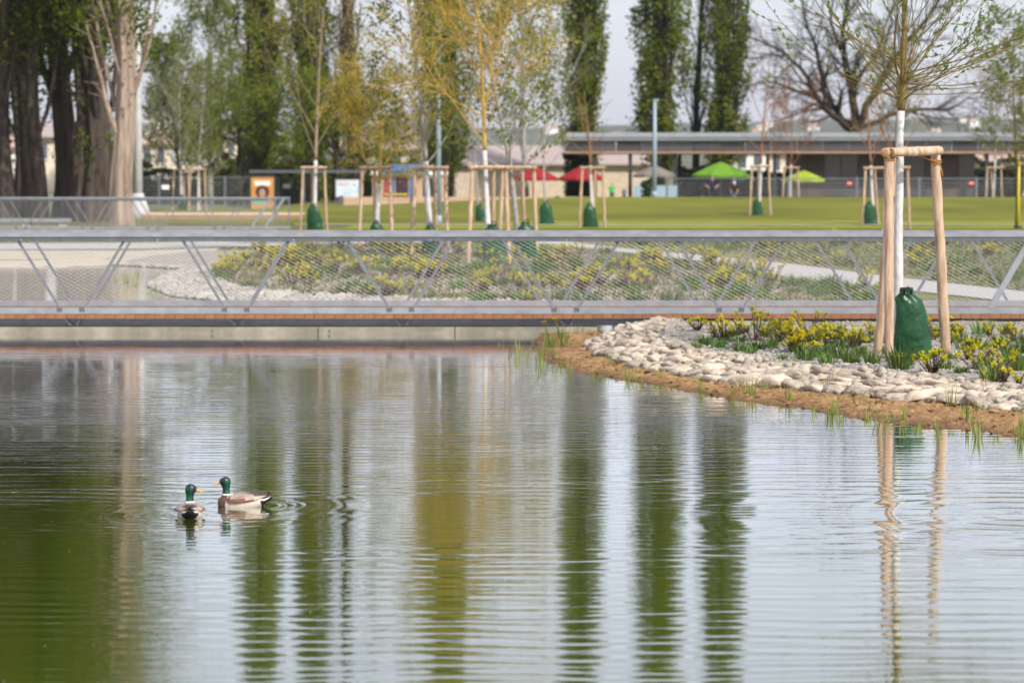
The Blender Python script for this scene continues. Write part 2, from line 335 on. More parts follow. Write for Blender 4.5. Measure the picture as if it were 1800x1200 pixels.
# ------------------------------------------------------------------ water
def water_mat(name='pond_water', ca=(.048, .070, .003, 1), cb=(.060, .084, .004, 1), boost=1.7):
    m = bpy.data.materials.new(name); m.use_nodes = True; nt = m.node_tree; N, L = nt.nodes, nt.links
    N.remove(N['Principled BSDF']); out = N['Material Output']
    tc = N.new('ShaderNodeTexCoord'); pos = tc.outputs['Object']
    def math_(op, a, b=None, c=None):
        n = N.new('ShaderNodeMath'); n.operation = op
        for i, v in enumerate((a, b, c)):
            if v is None: continue
            if isinstance(v, (int, float)): n.inputs[i].default_value = v
            else: L.new(v, n.inputs[i])
        return n.outputs[0]
    def nz(scale, stretch=(1, 1, 1), detail=2.0, rough=.5, rot=0):
        mp = N.new('ShaderNodeMapping'); mp.inputs['Scale'].default_value = stretch; mp.inputs['Rotation'].default_value = (0, 0, rot); L.new(pos, mp.inputs[0])
        n = N.new('ShaderNodeTexNoise'); n.inputs['Scale'].default_value = scale; n.inputs['Detail'].default_value = detail; n.inputs['Roughness'].default_value = rough
        L.new(mp.outputs[0], n.inputs['Vector']); return n.outputs[0]
    warp = math_('MULTIPLY', math_('SUBTRACT', nz(.7, detail=1.5), .5), 1.2)
    def rings(c, lam, amp, r0, r1, ph=0.0, aw=1.0):
        vd = N.new('ShaderNodeVectorMath'); vd.operation = 'DISTANCE'; L.new(pos, vd.inputs[0]); vd.inputs[1].default_value = (c[0], c[1], 0)
        r = vd.outputs['Value']; rr = math_('ADD', r, math_('MULTIPLY', warp, aw))
        w = math_('SINE', math_('MULTIPLY_ADD', rr, 2 * math.pi / lam, ph))
        mr = N.new('ShaderNodeMapRange'); mr.interpolation_type = 'SMOOTHSTEP'; L.new(r, mr.inputs[0]); mr.inputs[1].default_value = r0; mr.inputs[2].default_value = r1; mr.inputs[3].default_value = 1; mr.inputs[4].default_value = 0
        return math_('MULTIPLY', math_('MULTIPLY', w, mr.outputs[0]), amp)
    c1, c2 = G(330, 905), G(430, 889); c3 = G(1790, 905); c4 = G(1060, 1010)
    def swell(lam, amp, ang, ph, nsc):
        sx_ = N.new('ShaderNodeSeparateXYZ'); L.new(pos, sx_.inputs[0])
        d = math_('ADD', math_('MULTIPLY', sx_.outputs[0], math.sin(ang)), math_('MULTIPLY', sx_.outputs[1], math.cos(ang)))
        w = math_('SINE', math_('MULTIPLY_ADD', math_('ADD', d, math_('MULTIPLY', warp, .32)), 2 * math.pi / lam, ph))
        return math_('MULTIPLY', math_('MULTIPLY', w, math_('MAXIMUM', math_('MULTIPLY', math_('SUBTRACT', nz(nsc, (.35, 1, 1), 2), .36), 6.0), .12)), amp)
    h = rings(c1, .19, .00034, .4, 1.4, 0, .12)
    h = math_('ADD', h, rings(c2, .22, .00036, .4, 1.5, 1.0, .12))
    h = math_('ADD', h, rings(c3, .28, .00135, .3, 3.0, .4, .10))
    h = math_('ADD', h, rings(c1, .07, .00016, .15, .7, 0, .05)); h = math_('ADD', h, rings(c2, .07, .00016, .2, .8, 0, .05))
    h = math_('ADD', h, swell(.23, .00052, .04, 0, .5))
    h = math_('ADD', h, swell(.145, .00030, -.06, 1.3, .8))
    h = math_('ADD', h, math_('MULTIPLY', nz(1.5, (.12, 2.2, 1), 3, .5), .0022))
    h = math_('ADD', h, math_('MULTIPLY', nz(5.5, (.2, 2.0, 1), 3, .55, .03), .0014))
    h = math_('ADD', h, math_('MULTIPLY', nz(9, (.5, 1.4, 1), 3, .55), .0007))
    sy_ = N.new('ShaderNodeSeparateXYZ'); L.new(pos, sy_.inputs[0]); mr = N.new('ShaderNodeMapRange'); mr.interpolation_type = 'SMOOTHSTEP'
    L.new(math_('ADD', sy_.outputs[1], math_('MULTIPLY', warp, 4)), mr.inputs[0]); mr.inputs[1].default_value = 22; mr.inputs[2].default_value = 31; mr.inputs[3].default_value = 1; mr.inputs[4].default_value = .4
    h = math_('MULTIPLY', h, mr.outputs[0])                       # calmer in the lee of the footbridge
    bp = N.new('ShaderNodeBump'); bp.inputs['Strength'].default_value = 1; bp.inputs['Distance'].default_value = 1.0; L.new(h, bp.inputs['Height'])
    df = N.new('ShaderNodeBsdfDiffuse'); gl = N.new('ShaderNodeBsdfGlossy'); gl.inputs['Roughness'].default_value = .015
    gl.inputs['Color'].default_value = (.98, .97, .97, 1)
    mg = N.new('ShaderNodeMix'); mg.data_type = 'RGBA'; L.new(nz(.25, detail=3), mg.inputs[0]); mg.inputs[6].default_value = ca; mg.inputs[7].default_value = cb
    L.new(mg.outputs[2], df.inputs[0])
    fr = N.new('ShaderNodeFresnel'); fr.inputs['IOR'].default_value = 1.5; L.new(bp.outputs[0], fr.inputs['Normal'])
    fac = math_('MINIMUM', math_('MULTIPLY', fr.outputs[0], boost), 1.0)
    L.new(bp.outputs[0], gl.inputs['Normal'])
    ms = N.new('ShaderNodeMixShader'); L.new(fac, ms.inputs[0]); L.new(df.outputs[0], ms.inputs[1]); L.new(gl.outputs[0], ms.inputs[2]); L.new(ms.outputs[0], out.inputs[0])
    return m
b = MB(); b.add([(-60, 2, 0), (14, 2, 0), (14, 80, 0), (-60, 80, 0)], [(0, 1, 2, 3)])
wat = b.obj('water', water_mat()); tag(wat, kind='structure')
b = MB(); b.add([(-60, 40.1, .005), (14, 40.1, .005), (14, 80, .005), (-60, 80, .005)], [(0, 1, 2, 3)])
tag(b.obj('shallow_water', water_mat('shallow_water', (.29, .262, .22, 1), (.34, .305, .255, 1), .68)), kind='structure')

# ------------------------------------------------------------------ foreground bank
shore_px = [(950, 586), (938, 612), (962, 634), (1017, 654), (1110, 669), (1197, 684), (1300, 703), (1400, 717), (1500, 735), (1600, 747), (1700, 756), (1800, 771), (1930, 792)]
bot_px = [(1077, 583, .10), (1042, 608, .06), (1053, 626, .06), (1095, 638, .06), (1173, 657, .06), (1245, 668, .06), (1300, 677, .06), (1400, 686, .06), (1500, 695, .06), (1600, 704, .06), (1700, 712, .06), (1800, 722, .06), (1930, 738, .06)]
top_px = [(1185, 559, .30), (1172, 574, .30), (1162, 592, .28), (1200, 606, .25), (1255, 618, .24), (1300, 624, .23), (1345, 630, .22), (1430, 637, .22), (1515, 645, .22), (1610, 655, .22), (1705, 665, .22), (1800, 678, .22), (1930, 697, .22)]
r_sh = [G(x, y, 0) for x, y in shore_px]; r_bt = [G(*p) for p in bot_px]; r_tp = [G(*p) for p in top_px]
ext = Vector((2.7, -5.6, 0))
for r in (r_sh, r_bt, r_tp): r.append(r[-1] + ext)
def outw(i):
    a = r_bt[i] - r_sh[i]; a.z = 0; a.normalize(); return r_sh[i] - a * .45 + Vector((0, 0, -.10))
r_out = [outw(i) for i in range(len(r_sh))]
def soilb(x, y): return .024 * fbm(x * 5, y * 5, 1) + .028 * fbm(x * 14, y * 14, 4) + .022 * mnoise.noise(Vector((x * 30, y * 30, 2)))
rails_mesh('soil_bank', [r_out, r_sh, [p.lerp(q, 0.5) + Vector((0, 0, .012)) for p, q in zip(r_sh, r_bt)], [p + Vector((0, 0, -.0)) for p in r_bt]], M_soil, 22, 9, soilb)
r_in = [p + Vector((0, 0, -.05)) for p in r_bt]; r_in2 = [p + (p - q).normalized() * .12 + Vector((0, 0, -.025)) for p, q in zip(r_tp, r_bt)]
rails_mesh('stone_bedding', [[p + Vector((0, 0, -.05)) for p in r_bt], [p.lerp(q, .5) + Vector((0, 0, -.03)) for p, q in zip(r_bt, r_tp)], r_in2], mat('bedding_mortar', (.42, .35, .27), .95, .35, 12, bump=.03), 6, 4, None)
r_bridge = [Vector((max(p.x, 2.35), 38.1, .17)) for p in r_tp]; r_bridge[-1].x = r_tp[-1].x + 12; r_bridge[-2].x = r_tp[-2].x + 10
for i in range(4, len(r_bridge) - 2): r_bridge[i].x = r_tp[i].x + .55 * (i - 3)
def gravb(x, y): return .02 * fbm(x * 1.4, y * 1.4, 3) + .010 * fbm(x * 7, y * 7, 5)
bed, BA = rails_mesh('gravel_bed', [[p + (q - p).normalized() * .12 + Vector((0, 0, -.10)) for p, q in zip(r_tp, r_bt)], [p + Vector((0, 0, -.02)) for p in r_tp], r_bridge], M_gravel, 10, 26, gravb)
def bedz(x, y):
    i = np.argmin((BA[..., 0] - x) ** 2 + (BA[..., 1] - y) ** 2); return BA[..., 2].ravel()[i]

def stone_mesh(seed):
    rng = random.Random(seed); bm = bmesh.new(); bmesh.ops.create_icosphere(bm, subdivisions=3, radius=.5)
    o = Vector((rng.uniform(0, 50), rng.uniform(0, 50), 0))
    for v in bm.verts:
        n = v.co.normalized(); f = 1 + .42 * mnoise.noise(n * 1.2 + o) + .22 * mnoise.noise(n * 2.4 + o) + .07 * mnoise.noise(n * 6 + o)
        v.co = Vector((n.x * .5 * f, n.y * .38 * f, max(-.1, min(n.z * .30 * f, .21 + .04 * n.x))))
    me = bpy.data.meshes.new('stone'); bm.to_mesh(me); bm.free(); me.materials.append(M_stone)
    me.polygons.foreach_set('use_smooth', [True] * len(me.polygons)); return me
SM = [stone_mesh(i) for i in range(9)]
SMALL = []
for i in range(3):
    bm = bmesh.new(); bmesh.ops.create_icosphere(bm, subdivisions=1, radius=.5); bm.verts.ensure_lookup_table()
    SMALL.append(([Vector((v.co.x, v.co.y * .8, v.co.z * .62)) * (1 + .25 * mnoise.noise(v.co * 3 + Vector((i * 9, 0, 0)))) for v in bm.verts], [tuple(v.index for v in f.verts) for f in bm.faces])); bm.free()
rng = random.Random(4)
edging = thing('stone_edging', 'rounded pale cobbles laid along the edge of the planting bed above brown soil', 'stone edging', r_bt[5])
def lerp_rail(r, u):
    i = min(int(u), len(r) - 2); return r[i].lerp(r[i + 1], u - i)
arc = [0.0]
for i in range(len(r_bt) - 2): arc.append(arc[-1] + ((r_bt[i + 1] + r_tp[i + 1]) / 2 - (r_bt[i] + r_tp[i]) / 2).length)
ROWS = 5
cnt = 0
for row in range(ROWS):
    sarc = rng.uniform(0, .2)
    while sarc < arc[-1] and cnt < 299:
        i = max(k for k in range(len(arc)) if arc[k] <= sarc); i = min(i, len(arc) - 2)
        u = i + (sarc - arc[i]) / (arc[i + 1] - arc[i]); t = (row + .5 + rng.uniform(-.3, .3)) / ROWS * .86 + .02
        p = lerp_rail(r_bt, u).lerp(lerp_rail(r_tp, u), t)
        w = rng.choice([rng.uniform(.16, .24), rng.uniform(.22, .34), rng.uniform(.26, .38)]) * (1.1 if row == 0 else 1)
        st = link('stone', SM[rng.randrange(9)], edging, p - edging.location + Vector((0, 0, rng.uniform(-.04, -.015))))
        d = lerp_rail(r_bt, min(u + .2, 12)) - lerp_rail(r_bt, u); ang = math.atan2(d.y, d.x) + rng.uniform(-.6, .6)
        st.rotation_euler = (rng.uniform(-.5, .1), rng.uniform(-.3, .15), ang); st.scale = (w * rng.uniform(1.05, 1.45), w * rng.uniform(.95, 1.25), w * rng.uniform(.75, 1.05)); cnt += 1
        sarc += w * .66
FB = MB()
for k in range(620):                                            # small stones wedged between the cobbles
    u = rng.uniform(0, 11.99); p = lerp_rail(r_bt, u).lerp(lerp_rail(r_tp, u), rng.random() * .9); w = rng.uniform(.07, .15); me_ = SM[rng.randrange(9)]
    mt_ = Matrix.Translation(p - edging.location + Vector((0, 0, rng.uniform(-.01, .025)))) @ Matrix.Rotation(rng.uniform(0, 6.28), 4, 'Z') @ Matrix.Rotation(rng.uniform(-.4, .4), 4, 'X') @ Matrix.Diagonal((w * 1.3, w, w * 1.1, 1))
    sv_ = SMALL[k % 3]; FB.add([mt_ @ v for v in sv_[0]], sv_[1])
tag(FB.obj('wedged_stones', mat('wedge_stone', (.34, .275, .205), .9, .4, 3, col2=(.50, .44, .36), bump=.01), edging, smooth=True), kind='stuff')
# loose pebbles (uncountable)
def pebbles(name, pts, lo, hi, seed, m=M_peb):
    rng = random.Random(seed); b = MB()
    for p in pts:
        r = rng.uniform(lo, hi); a = rng.uniform(0, 6.28); ex = rng.uniform(.8, 1.4)
        v = []
        for k in range(5):
            q = a + k * 2 * math.pi / 5; rr = r * rng.uniform(.8, 1.15); v.append((p[0] + rr * ex * math.cos(q), p[1] + rr * math.sin(q), p[2]))
        v.append((p[0] + rng.uniform(-.2, .2) * r, p[1], p[2] + r * rng.uniform(.5, .9))); v.append((p[0], p[1], p[2] - r * .5))
        b.add(v, [(k, (k + 1) % 5, 5) for k in range(5)] + [((k + 1) % 5, k, 6) for k in range(5)])
    return tag(b.obj(name, m, smooth=True), kind='stuff')
pts = []
for k in range(5200):
    u = rng.uniform(0, 12); t = rng.random() ** 1.4; p = lerp_rail(r_tp, u).lerp(lerp_rail(r_bridge, u), t)
    pts.append((p.x, p.y, bedz(p.x, p.y) + .004))
tag(pebbles('loose_gravel', pts, .010, .032, 5), 'loose grey gravel lying over the planting bed', 'gravel')
# stones of the far bank
bank_b = rail_px([(200, 467), (320, 474), (285, 488), (256, 504), (300, 522), (400, 532), (600, 537), (800, 541), (1000, 547), (1200, 556)], 0)
bank_t = rail_px([(330, 462), (400, 468), (385, 480), (390, 492), (430, 505), (520, 512), (640, 517), (820, 522), (1000, 526), (1200, 532)], .14)
pts = []
for k in range(4200):
    u = rng.uniform(0, 8.999); t = rng.random(); p = lerp_rail(bank_b, u).lerp(lerp_rail(bank_t, u), t); pts.append((p.x, p.y, hz(p.x, p.y) + .01))
tag(pebbles('bank_stones', pts, .035, .10, 6, M_peb), 'pale rubble stones lining the bank of the far pond', 'stones')

# ------------------------------------------------------------------ footbridges
def footbridge(label, y, x0, x1, width, first_dn, period, zt=1.465, zd=.285, wires=True, end_right=None, planks=True, shift=0.0):
    t = thing('footbridge', label, 'bridge', ((x0 + x1) / 2, y, 0)); ox = (x0 + x1) / 2
    for side, yy, sh in ((0, 0.0, 0.0), (1, width, shift)):
        xe = x1 + (0.33 if side else 0)
        b = MB(); b.box(x0 - ox, xe - ox, yy - .035, yy + .035, zt - .052, zt)
        hr = b.obj('handrail', M_galv_lt, t)
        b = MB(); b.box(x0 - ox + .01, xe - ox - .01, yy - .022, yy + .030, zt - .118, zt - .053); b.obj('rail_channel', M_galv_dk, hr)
        for k in range(int((x1 - x0) / 2.0)):
            xx = x0 + 1.0 + k * 2.0 - ox
            b = MB(); b.tube([(xx, yy - .03, zt - .10), (xx, yy - .045, zt - .10)], .014, 6); b.obj('bolt', M_galv_lt, hr)
        b = MB(); b.box(x0 - ox, xe - ox, yy - .03, yy + .03, zd, zd + .09); b.obj('toe_rail', M_galv_lt, t)
        x = first_dn + sh
        while x > x0: x -= period
        while x < xe + period:
            for (xa, xb) in ((x, x + .63), (x + 1.58, x + .96)):
                if min(xa, xb) < x0 or max(xa, xb) > xe - .03: continue
                b = MB(); b.bar((xa - ox, yy + .036, zt - .09), (xb - ox, yy + .036, zd + .05), .040, .012, up=Vector((0, 1, 0)))
                b.bar((xa - ox, yy + .05, zt - .09), (xb - ox, yy + .05, zd + .05), .008, .030, up=Vector((0, 1, 0)))
                br = b.obj('diagonal_brace', M_galv, t)
                if side == 0:
                    b = MB(); b.box(xb - ox - .05, xb - ox + .03, yy - .036, yy - .0305, zd + .03, zd + .09); b.obj('gusset_plate', M_galv_dk, br)
            x += period
        if wires:
            b = MB(); h0, h1 = zd + .11, zt - .12; sl = 1.9; dx = (h1 - h0) * sl
            k = x0 - ox - dx
            while k < xe - ox:
                for sg in (1, -1):
                    a = [(k, h0), (k + dx, h1)] if sg > 0 else [(k, h1), (k + dx, h0)]
                    (xa, za), (xb, zb) = a
                    lo, hi = x0 - ox, xe - ox
                    if xa < lo: za += (zb - za) * (lo - xa) / (xb - xa); xa = lo
                    if xb > hi: zb = za + (zb - za) * (hi - xa) / (xb - xa); xb = hi
                    if xb - xa > .05: b.tube([(xa, yy + sg * .003, za), (xb, yy + sg * .003, zb)], 0.0010, 3, cap=False)
                k += .105
            w = b.obj('wire_mesh', M_wire, t); tag(w, kind='stuff')
    b = MB(); b.box(x0 - ox, x1 - ox, .05, .13, .105, .125); b.box(x0 - ox, x1 - ox, .085, .095, .126, .21); b.obj('edge_beam', M_galv, t)
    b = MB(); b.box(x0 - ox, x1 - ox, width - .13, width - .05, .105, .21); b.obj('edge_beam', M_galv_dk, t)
    x = first_dn
    while x > x0: x -= period
    while x < x1 - 1 and planks:
        for q, sl in ((.68, .10), (.92, -.06)):
            b = MB(); b.bar((x + q - ox, .03, .21), (x + q + sl - ox, .03, .112), .035, .035); b.obj('support_bracket', M_galv, t)
        x += period
    pw = .146
    rg = random.Random(8)
    if planks:
        b = MB(); b.box(-pw / 2 + .002, pw / 2 - .002, -.075, width + .06, -.034, .034)
        pm = b.mesh('deck_plank', M_deck); n = int((x1 - x0) / pw)
        for k in range(n):
            link('deck_plank', pm, t, (x0 - ox + (k + .5) * pw, rg.uniform(-.006, .006), zd - .036 + rg.uniform(-.003, .002)))
    else:
        b = MB(); b.box(x0 - ox, x1 - ox, -.07, width + .06, zd - .07, zd - .002); b.obj('deck', M_deck, t)
    return t
BY = 37.6; sx = BY / FP
fb = footbridge('long galvanised truss footbridge with wire mesh panels and larch deck along the pond', BY, -10.2, 7.75, 2.1, (30 - 900) * sx, 2.423, shift=-.18)
# end posts of the right end
ox = (-10.2 + 7.75) / 2
b = MB(); b.bar((7.03 - ox, -.02, .36), (7.62 - ox, -.02, 1.40), .085, .03, up=Vector((0, 1, 0))); b.obj('end_brace', M_galv_lt, fb)
B2 = 94.0; s2 = B2 / FP
fb2 = footbridge('farther truss footbridge ending beside the pale poplar trunk', B2, -22, (487 - 900) * s2, 1.9, (0 - 900) * s2, 2.423, zt=1.46, zd=.28, planks=False)
ox = (-22 + (487 - 900) * s2) / 2
for yy, q in ((0, 0), (1.9, .33)):
    b = MB(); b.bar(((442 - 900) * s2 + q - ox, yy - .01, .36), ((476 - 900) * s2 + q - ox, yy - .01, 1.40), .10, .03, up=Vector((0, 1, 0))); b.obj('end_brace', M_galv_lt, fb2)
    b = MB(); b.box((486 - 900) * s2 + q - ox - .05, (486 - 900) * s2 + q - ox, yy - .025, yy + .025, .28, 1.395); b.obj('end_post', M_galv, fb2)
c = thing('concrete_sill', 'low stained concrete sill standing in the water under the near footbridge', 'sill', (-4.5, BY - .16, 0))
segs = [(-12, (-340) * sx), (-340 * sx, (-100) * sx), (-100 * sx, 150 * sx)]
for a, e in segs:
    b = MB(); b.box(a + 4.5 + .006, e + 4.5 - .006, -.02, .62, -.5, .092); b.obj('sill_section', M_conc, c)
for px_ in (375, 580):
    b = MB(); xx = (px_ - 900) * sx + 4.5; b.tube([(xx, -.03, .04), (xx, -.018, .04)], .018, 8); b.obj('anchor_plate', M_galv_dk, c)
ab = MB(); ab.box(-.9, 5.9, 0, .5, -.4, .165)
tag(ab.obj('bridge_abutment', M_conc_lt, None, (2.4, BY + .15, 0)), 'grey concrete abutment under the footbridge beside the cobble mound', 'abutment')

# ------------------------------------------------------------------ trees
def grow(rng, P, d, L, r, lev, cfg, tubes, lp):
    n = cfg['seg'][lev]; P = Vector(P); d = Vector(d).normalized(); pts = [P.copy()]; dirs = []
    for i in range(n):
        d = (d + Vector((rng.gauss(0, 1), rng.gauss(0, 1), rng.gauss(0, 1))) * cfg['wob'][lev] + Vector((0, 0, 1)) * cfg['trop'][lev] * (1 if lev == 0 else (i + .5) / n * 2)).normalized()
        P = P + d * (L / n); pts.append(P.copy()); dirs.append(d.copy())
    tp = cfg['taper'][lev]
    tubes.append((pts, [r * (1 - (1 - tp) * i / n) for i in range(n + 1)], lev))
    if lev < cfg['max']:
        k = cfg['n'][lev]; az = rng.uniform(0, 6.28)
        for j in range(k):
            t = cfg['t0'][lev] + (1 - cfg['t0'][lev]) * (j + rng.random()) / k; x = min(t * n, n - 1e-4); i = int(x)
            q = pts[i].lerp(pts[i + 1], x - i); dd = dirs[i]; az += 2.4 + rng.uniform(-.5, .5)
            ax = dd.orthogonal().normalized(); ax = Matrix.Rotation(az, 3, dd) @ ax
            ang = cfg['ang'][lev] * rng.uniform(.7, 1.25); cd = Matrix.Rotation(ang, 3, ax) @ dd
            grow(rng, q, cd, L * cfg['lr'][lev] * (1.15 - .6 * t if cfg.get('cone', True) else 1) * rng.uniform(.7, 1.2), max(r * (1 - (1 - tp) * t) * cfg['rr'][lev], cfg['rmin']), lev + 1, cfg, tubes, lp)
    if lev >= cfg['leaflev']:
        for j in range(cfg['nleaf']):
            t = rng.uniform(cfg.get('lt0', .2), 1) * n; i = min(int(t), n - 1)
            q = pts[i].lerp(pts[i + 1], t - i) + Vector((rng.gauss(0, 1), rng.gauss(0, 1), rng.gauss(0, 1))) * cfg['lspread']; lp.append((q, dirs[i]))
SIDES = {0: 9, 1: 6, 2: 4, 3: 3, 4: 3}
def tree(name, label, loc, cfg, seed, bark, leafm=None, group=None, white=None, trunk_d=(0, 0, 1), L=5, r=.06, bark2=None, sway=None):
    rng = random.Random(seed); nr = np.random.default_rng(seed); tubes, lp = [], []
    t = thing(name, label, 'tree', loc, 0, group)
    grow(rng, (0, 0, -.1), trunk_d, L, r, 0, cfg, tubes, lp)
    tr = tubes[0]; b = MB(); z0 = 0
    if white:
        pw, rw, pb, rb = [], [], [], []
        pts, rad = tr[0], tr[1]
        fine, fr = [], []
        for i in range(len(pts) - 1):
            for q in range(4): fine.append(pts[i].lerp(pts[i + 1], q / 4)); fr.append(rad[i] + (rad[i + 1] - rad[i]) * q / 4)
        fine.append(pts[-1]); fr.append(rad[-1])
        k = max(i for i in range(len(fine)) if fine[i].z <= white)
        bw = MB(); bw.tube(fine[:k + 1], [x * 1.04 for x in fr[:k + 1]], 10); bw.obj('whitewashed_trunk', M_white, t, smooth=True)
        b.tube(fine[k:], fr[k:], 9)
    else: b.tube(tr[0], tr[1], 10)
    b.obj('trunk', bark, t, smooth=True)
    if len(tubes) > 1:
        b = MB()
        for pts, rad, lev in tubes[1:]: b.tube(pts, rad, SIDES[lev], 0 if lev < 2 else 1, cap=False)
        b.obj('branches', [bark, bark2 or bark], t, smooth=True)
    if leafm and lp:
        P = np.array([tuple(q) for q, d in lp]); Dr = np.array([tuple(d) for q, d in lp])
        link('crown', quadmesh('crown', leaves(P, cfg['lsize'], nr, cfg.get('lasp', .5), 0.2, Dr), leafm), t)
    return t

# ---- foreground willow with stakes and watering bag
TB = D(1578, 628, 29.8); TB.z = bedz(TB.x, TB.y)
def fg_willow():
    rng = random.Random(21); nr = np.random.default_rng(21)
    t = thing('willow_tree', 'young willow with lime-washed trunk in the gravel bed beside the cobbles', 'tree', TB)
    def loc(px, py, d=29.8): return D(px, py, d) - TB
    path = [loc(1578, 632), loc(1578.5, 560), loc(1580, 480), loc(1579, 400), loc(1581, 330), loc(1581, 270), loc(1584, 194)]
    path = [p.lerp(path[min(i + 1, 6)], q / 3) + Vector((rng.gauss(0, .003), rng.gauss(0, .003), 0)) for i, p in enumerate(path) for q in range(3 if i < 6 else 1)]
    b = MB(); b.tube(path, [.055 - .012 * i / 18 + rng.uniform(-.003, .003) for i in range(19)], 14); b.obj('whitewashed_trunk', M_white, t, smooth=True)
    up = [loc(1584, 195), loc(1585, 180), loc(1586, 165), loc(1588, 150), loc(1589, 100), loc(1590, 50), loc(1590, -20), loc(1592, -150), loc(1590, -330)]
    b = MB(); b.tube(up, [.044, .055, .058, .045, .036, .033, .030, .022, .008], 10); b.obj('trunk', M_bark_g, t, smooth=True)
    b = MB(); LP = []; LD = []
    nsh = 62
    for k in range(nsh):
        z0 = rng.choice([rng.uniform(140, 182), rng.uniform(60, 150), rng.uniform(-250, 80)]) if k > 20 else rng.uniform(125, 182)
        low = max(0, min(1, (z0 - 20) / 160))
        a = rng.uniform(0, 6.283); el = rng.uniform(.12, 1.05) if low > .3 else rng.uniform(.5, 1.1)
        if k < 9: el = rng.uniform(-.08, .2)
        p = loc(1588, z0); Ls = rng.uniform(1.7, 3.5) * (.65 + .35 * low)
        d = Vector((math.cos(a) * math.cos(el), math.sin(a) * math.cos(el), math.sin(el)))
        n = 9; pts = [p.copy()]; r0 = rng.uniform(.005, .0115) * (.7 + .3 * low)
        for i in range(n):
            d = (d + Vector((rng.gauss(0, .075), rng.gauss(0, .075), rng.gauss(0, .06))) + Vector((0, 0, .07 if i < 5 else -.015))).normalized()
            p = p + d * Ls / n; pts.append(p.copy())
        b.tube(pts, [r0 * (1 - .85 * i / n) for i in range(n + 1)], 5, cap=False)
        for q in range(rng.randint(4, 8)):
            f = rng.uniform(.25, .97) * n; i = min(int(f), n - 1); s0 = pts[i].lerp(pts[i + 1], f - i); dd = (pts[i + 1] - pts[i]).normalized()
            ax = Matrix.Rotation(rng.uniform(0, 6.28), 3, dd) @ dd.orthogonal().normalized()
            cd = Matrix.Rotation(rng.uniform(.35, .8), 3, ax) @ dd; tl = rng.uniform(.18, .6); tp = [s0]
            for j in range(4):
                cd = (cd + Vector((rng.gauss(0, .08), rng.gauss(0, .08), rng.gauss(0, .06) + .03))).normalized(); tp.append(tp[-1] + cd * tl / 4)
            b.tube(tp, [.0034, .003, .0026, .002, .0012], 3, cap=False)
            if rng.random() < .7:
                for j in range(rng.randint(8, 24)):
                    u = rng.uniform(.25, 1) * 4; i2 = min(int(u), 3); LP.append(tp[i2].lerp(tp[i2 + 1], u - i2) + Vector((rng.gauss(0, .008), rng.gauss(0, .008), rng.gauss(0, .008)))); LD.append(cd)
        for j in range(14):
            u = rng.uniform(.55, 1) * n; i2 = min(int(u), n - 1); LP.append(pts[i2].lerp(pts[i2 + 1], u - i2)); LD.append(d)
    b.obj('branches', M_bark_g, t, smooth=True)
    link('crown', quadmesh('crown', leaves(np.array([tuple(p) for p in LP]), .058, nr, .36, .1, np.array([tuple(p) for p in LD])), M_lf_wil), t)
    return t
fg_willow()
def knobby(a, b_, r, seed, n=10, k=14, rb=None):
    rng = random.Random(seed); a, b_ = Vector(a), Vector(b_); pts = [a.lerp(b_, i / k) + Vector((rng.gauss(0, .003), rng.gauss(0, .003), 0)) for i in range(k + 1)]
    return pts, [(r + ((rb or r) - r) * i / k) * rng.choice([1, 1, 1, 1.07]) * rng.uniform(.95, 1.03) for i in range(k + 1)]
def log(parent, name, a, b_, r, seed, caps=True, rb=None):
    mb = MB(); pts, rad = knobby(a, b_, r, seed, k=18, rb=rb)
    d = (Vector(b_) - Vector(a)).normalized()
    pts = [pts[0] - d * .006] + pts + [pts[-1] + d * .006]; rad = [rad[0] * .86] + rad + [rad[-1] * .86]
    mb.tube(pts, rad, 12); me = mb.mesh(name, [M_post, M_postend], True)
    idx = [0] * len(me.polygons); idx[-1] = 1; idx[-2] = 1; me.polygons.foreach_set('material_index', idx)
    return link(name, me, parent)
SF = D(1563, 636, 29.2); SF.z = bedz(SF.x, SF.y)
st = thing('tree_stakes', 'peeled pine tripod stakes with crossbars around the willow by the cobbles', 'tree stakes', SF)
L_ = lambda px, py, d: D(px, py, d) - SF
FLb, FLt = L_(1563, 641, 29.2), L_(1562.5, 262, 29.3)
FRb, FRt = L_(1663, 630, 30.0), L_(1644, 262, 29.75)
RRb, RRt = L_(1542, 628, 30.5), L_(1572, 270, 30.1)
log(st, 'post', FLb, FLt, .053, 1); log(st, 'post', FRb, FRt, .060, 2, rb=.054); log(st, 'post', RRb, RRt, .052, 3)
log(st, 'crossbar', L_(1568, 268, 29.22), L_(1653, 265, 29.66), .052, 4)
log(st, 'crossbar', L_(1556, 268, 29.18), L_(1573, 267, 30.2), .05, 5); log(st, 'crossbar', L_(1650, 264, 29.9), L_(1576, 266, 30.12), .05, 6)
b = MB()
for (px_, py_, dd, rr) in ((1563, 277, 29.3, .061), (1563, 281, 29.3, .060), (1645, 281, 29.75, .063), (1645, 285, 29.75, .062)):
    c0 = L_(px_, py_, dd); b.tube([c0 + Vector((math.cos(q * .42) * rr, math.sin(q * .42) * rr, .01 * math.sin(q * .42))) for q in range(16)], .008, 5, cap=False)
b.tube([L_(1613, 273, 29.6), L_(1628, 279, 29.6), L_(1645, 283, 29.65)], .010, 5); b.tube([L_(1645, 283, 29.65), L_(1653, 292, 29.62), L_(1655, 300, 29.6), L_(1657, 309, 29.62)], .009, 5)
b.tube([L_(1563, 280, 29.23), L_(1575, 276, 29.5), L_(1580, 280, 29.8)], .009, 5)
b.obj('rope_tie', M_rope, st)
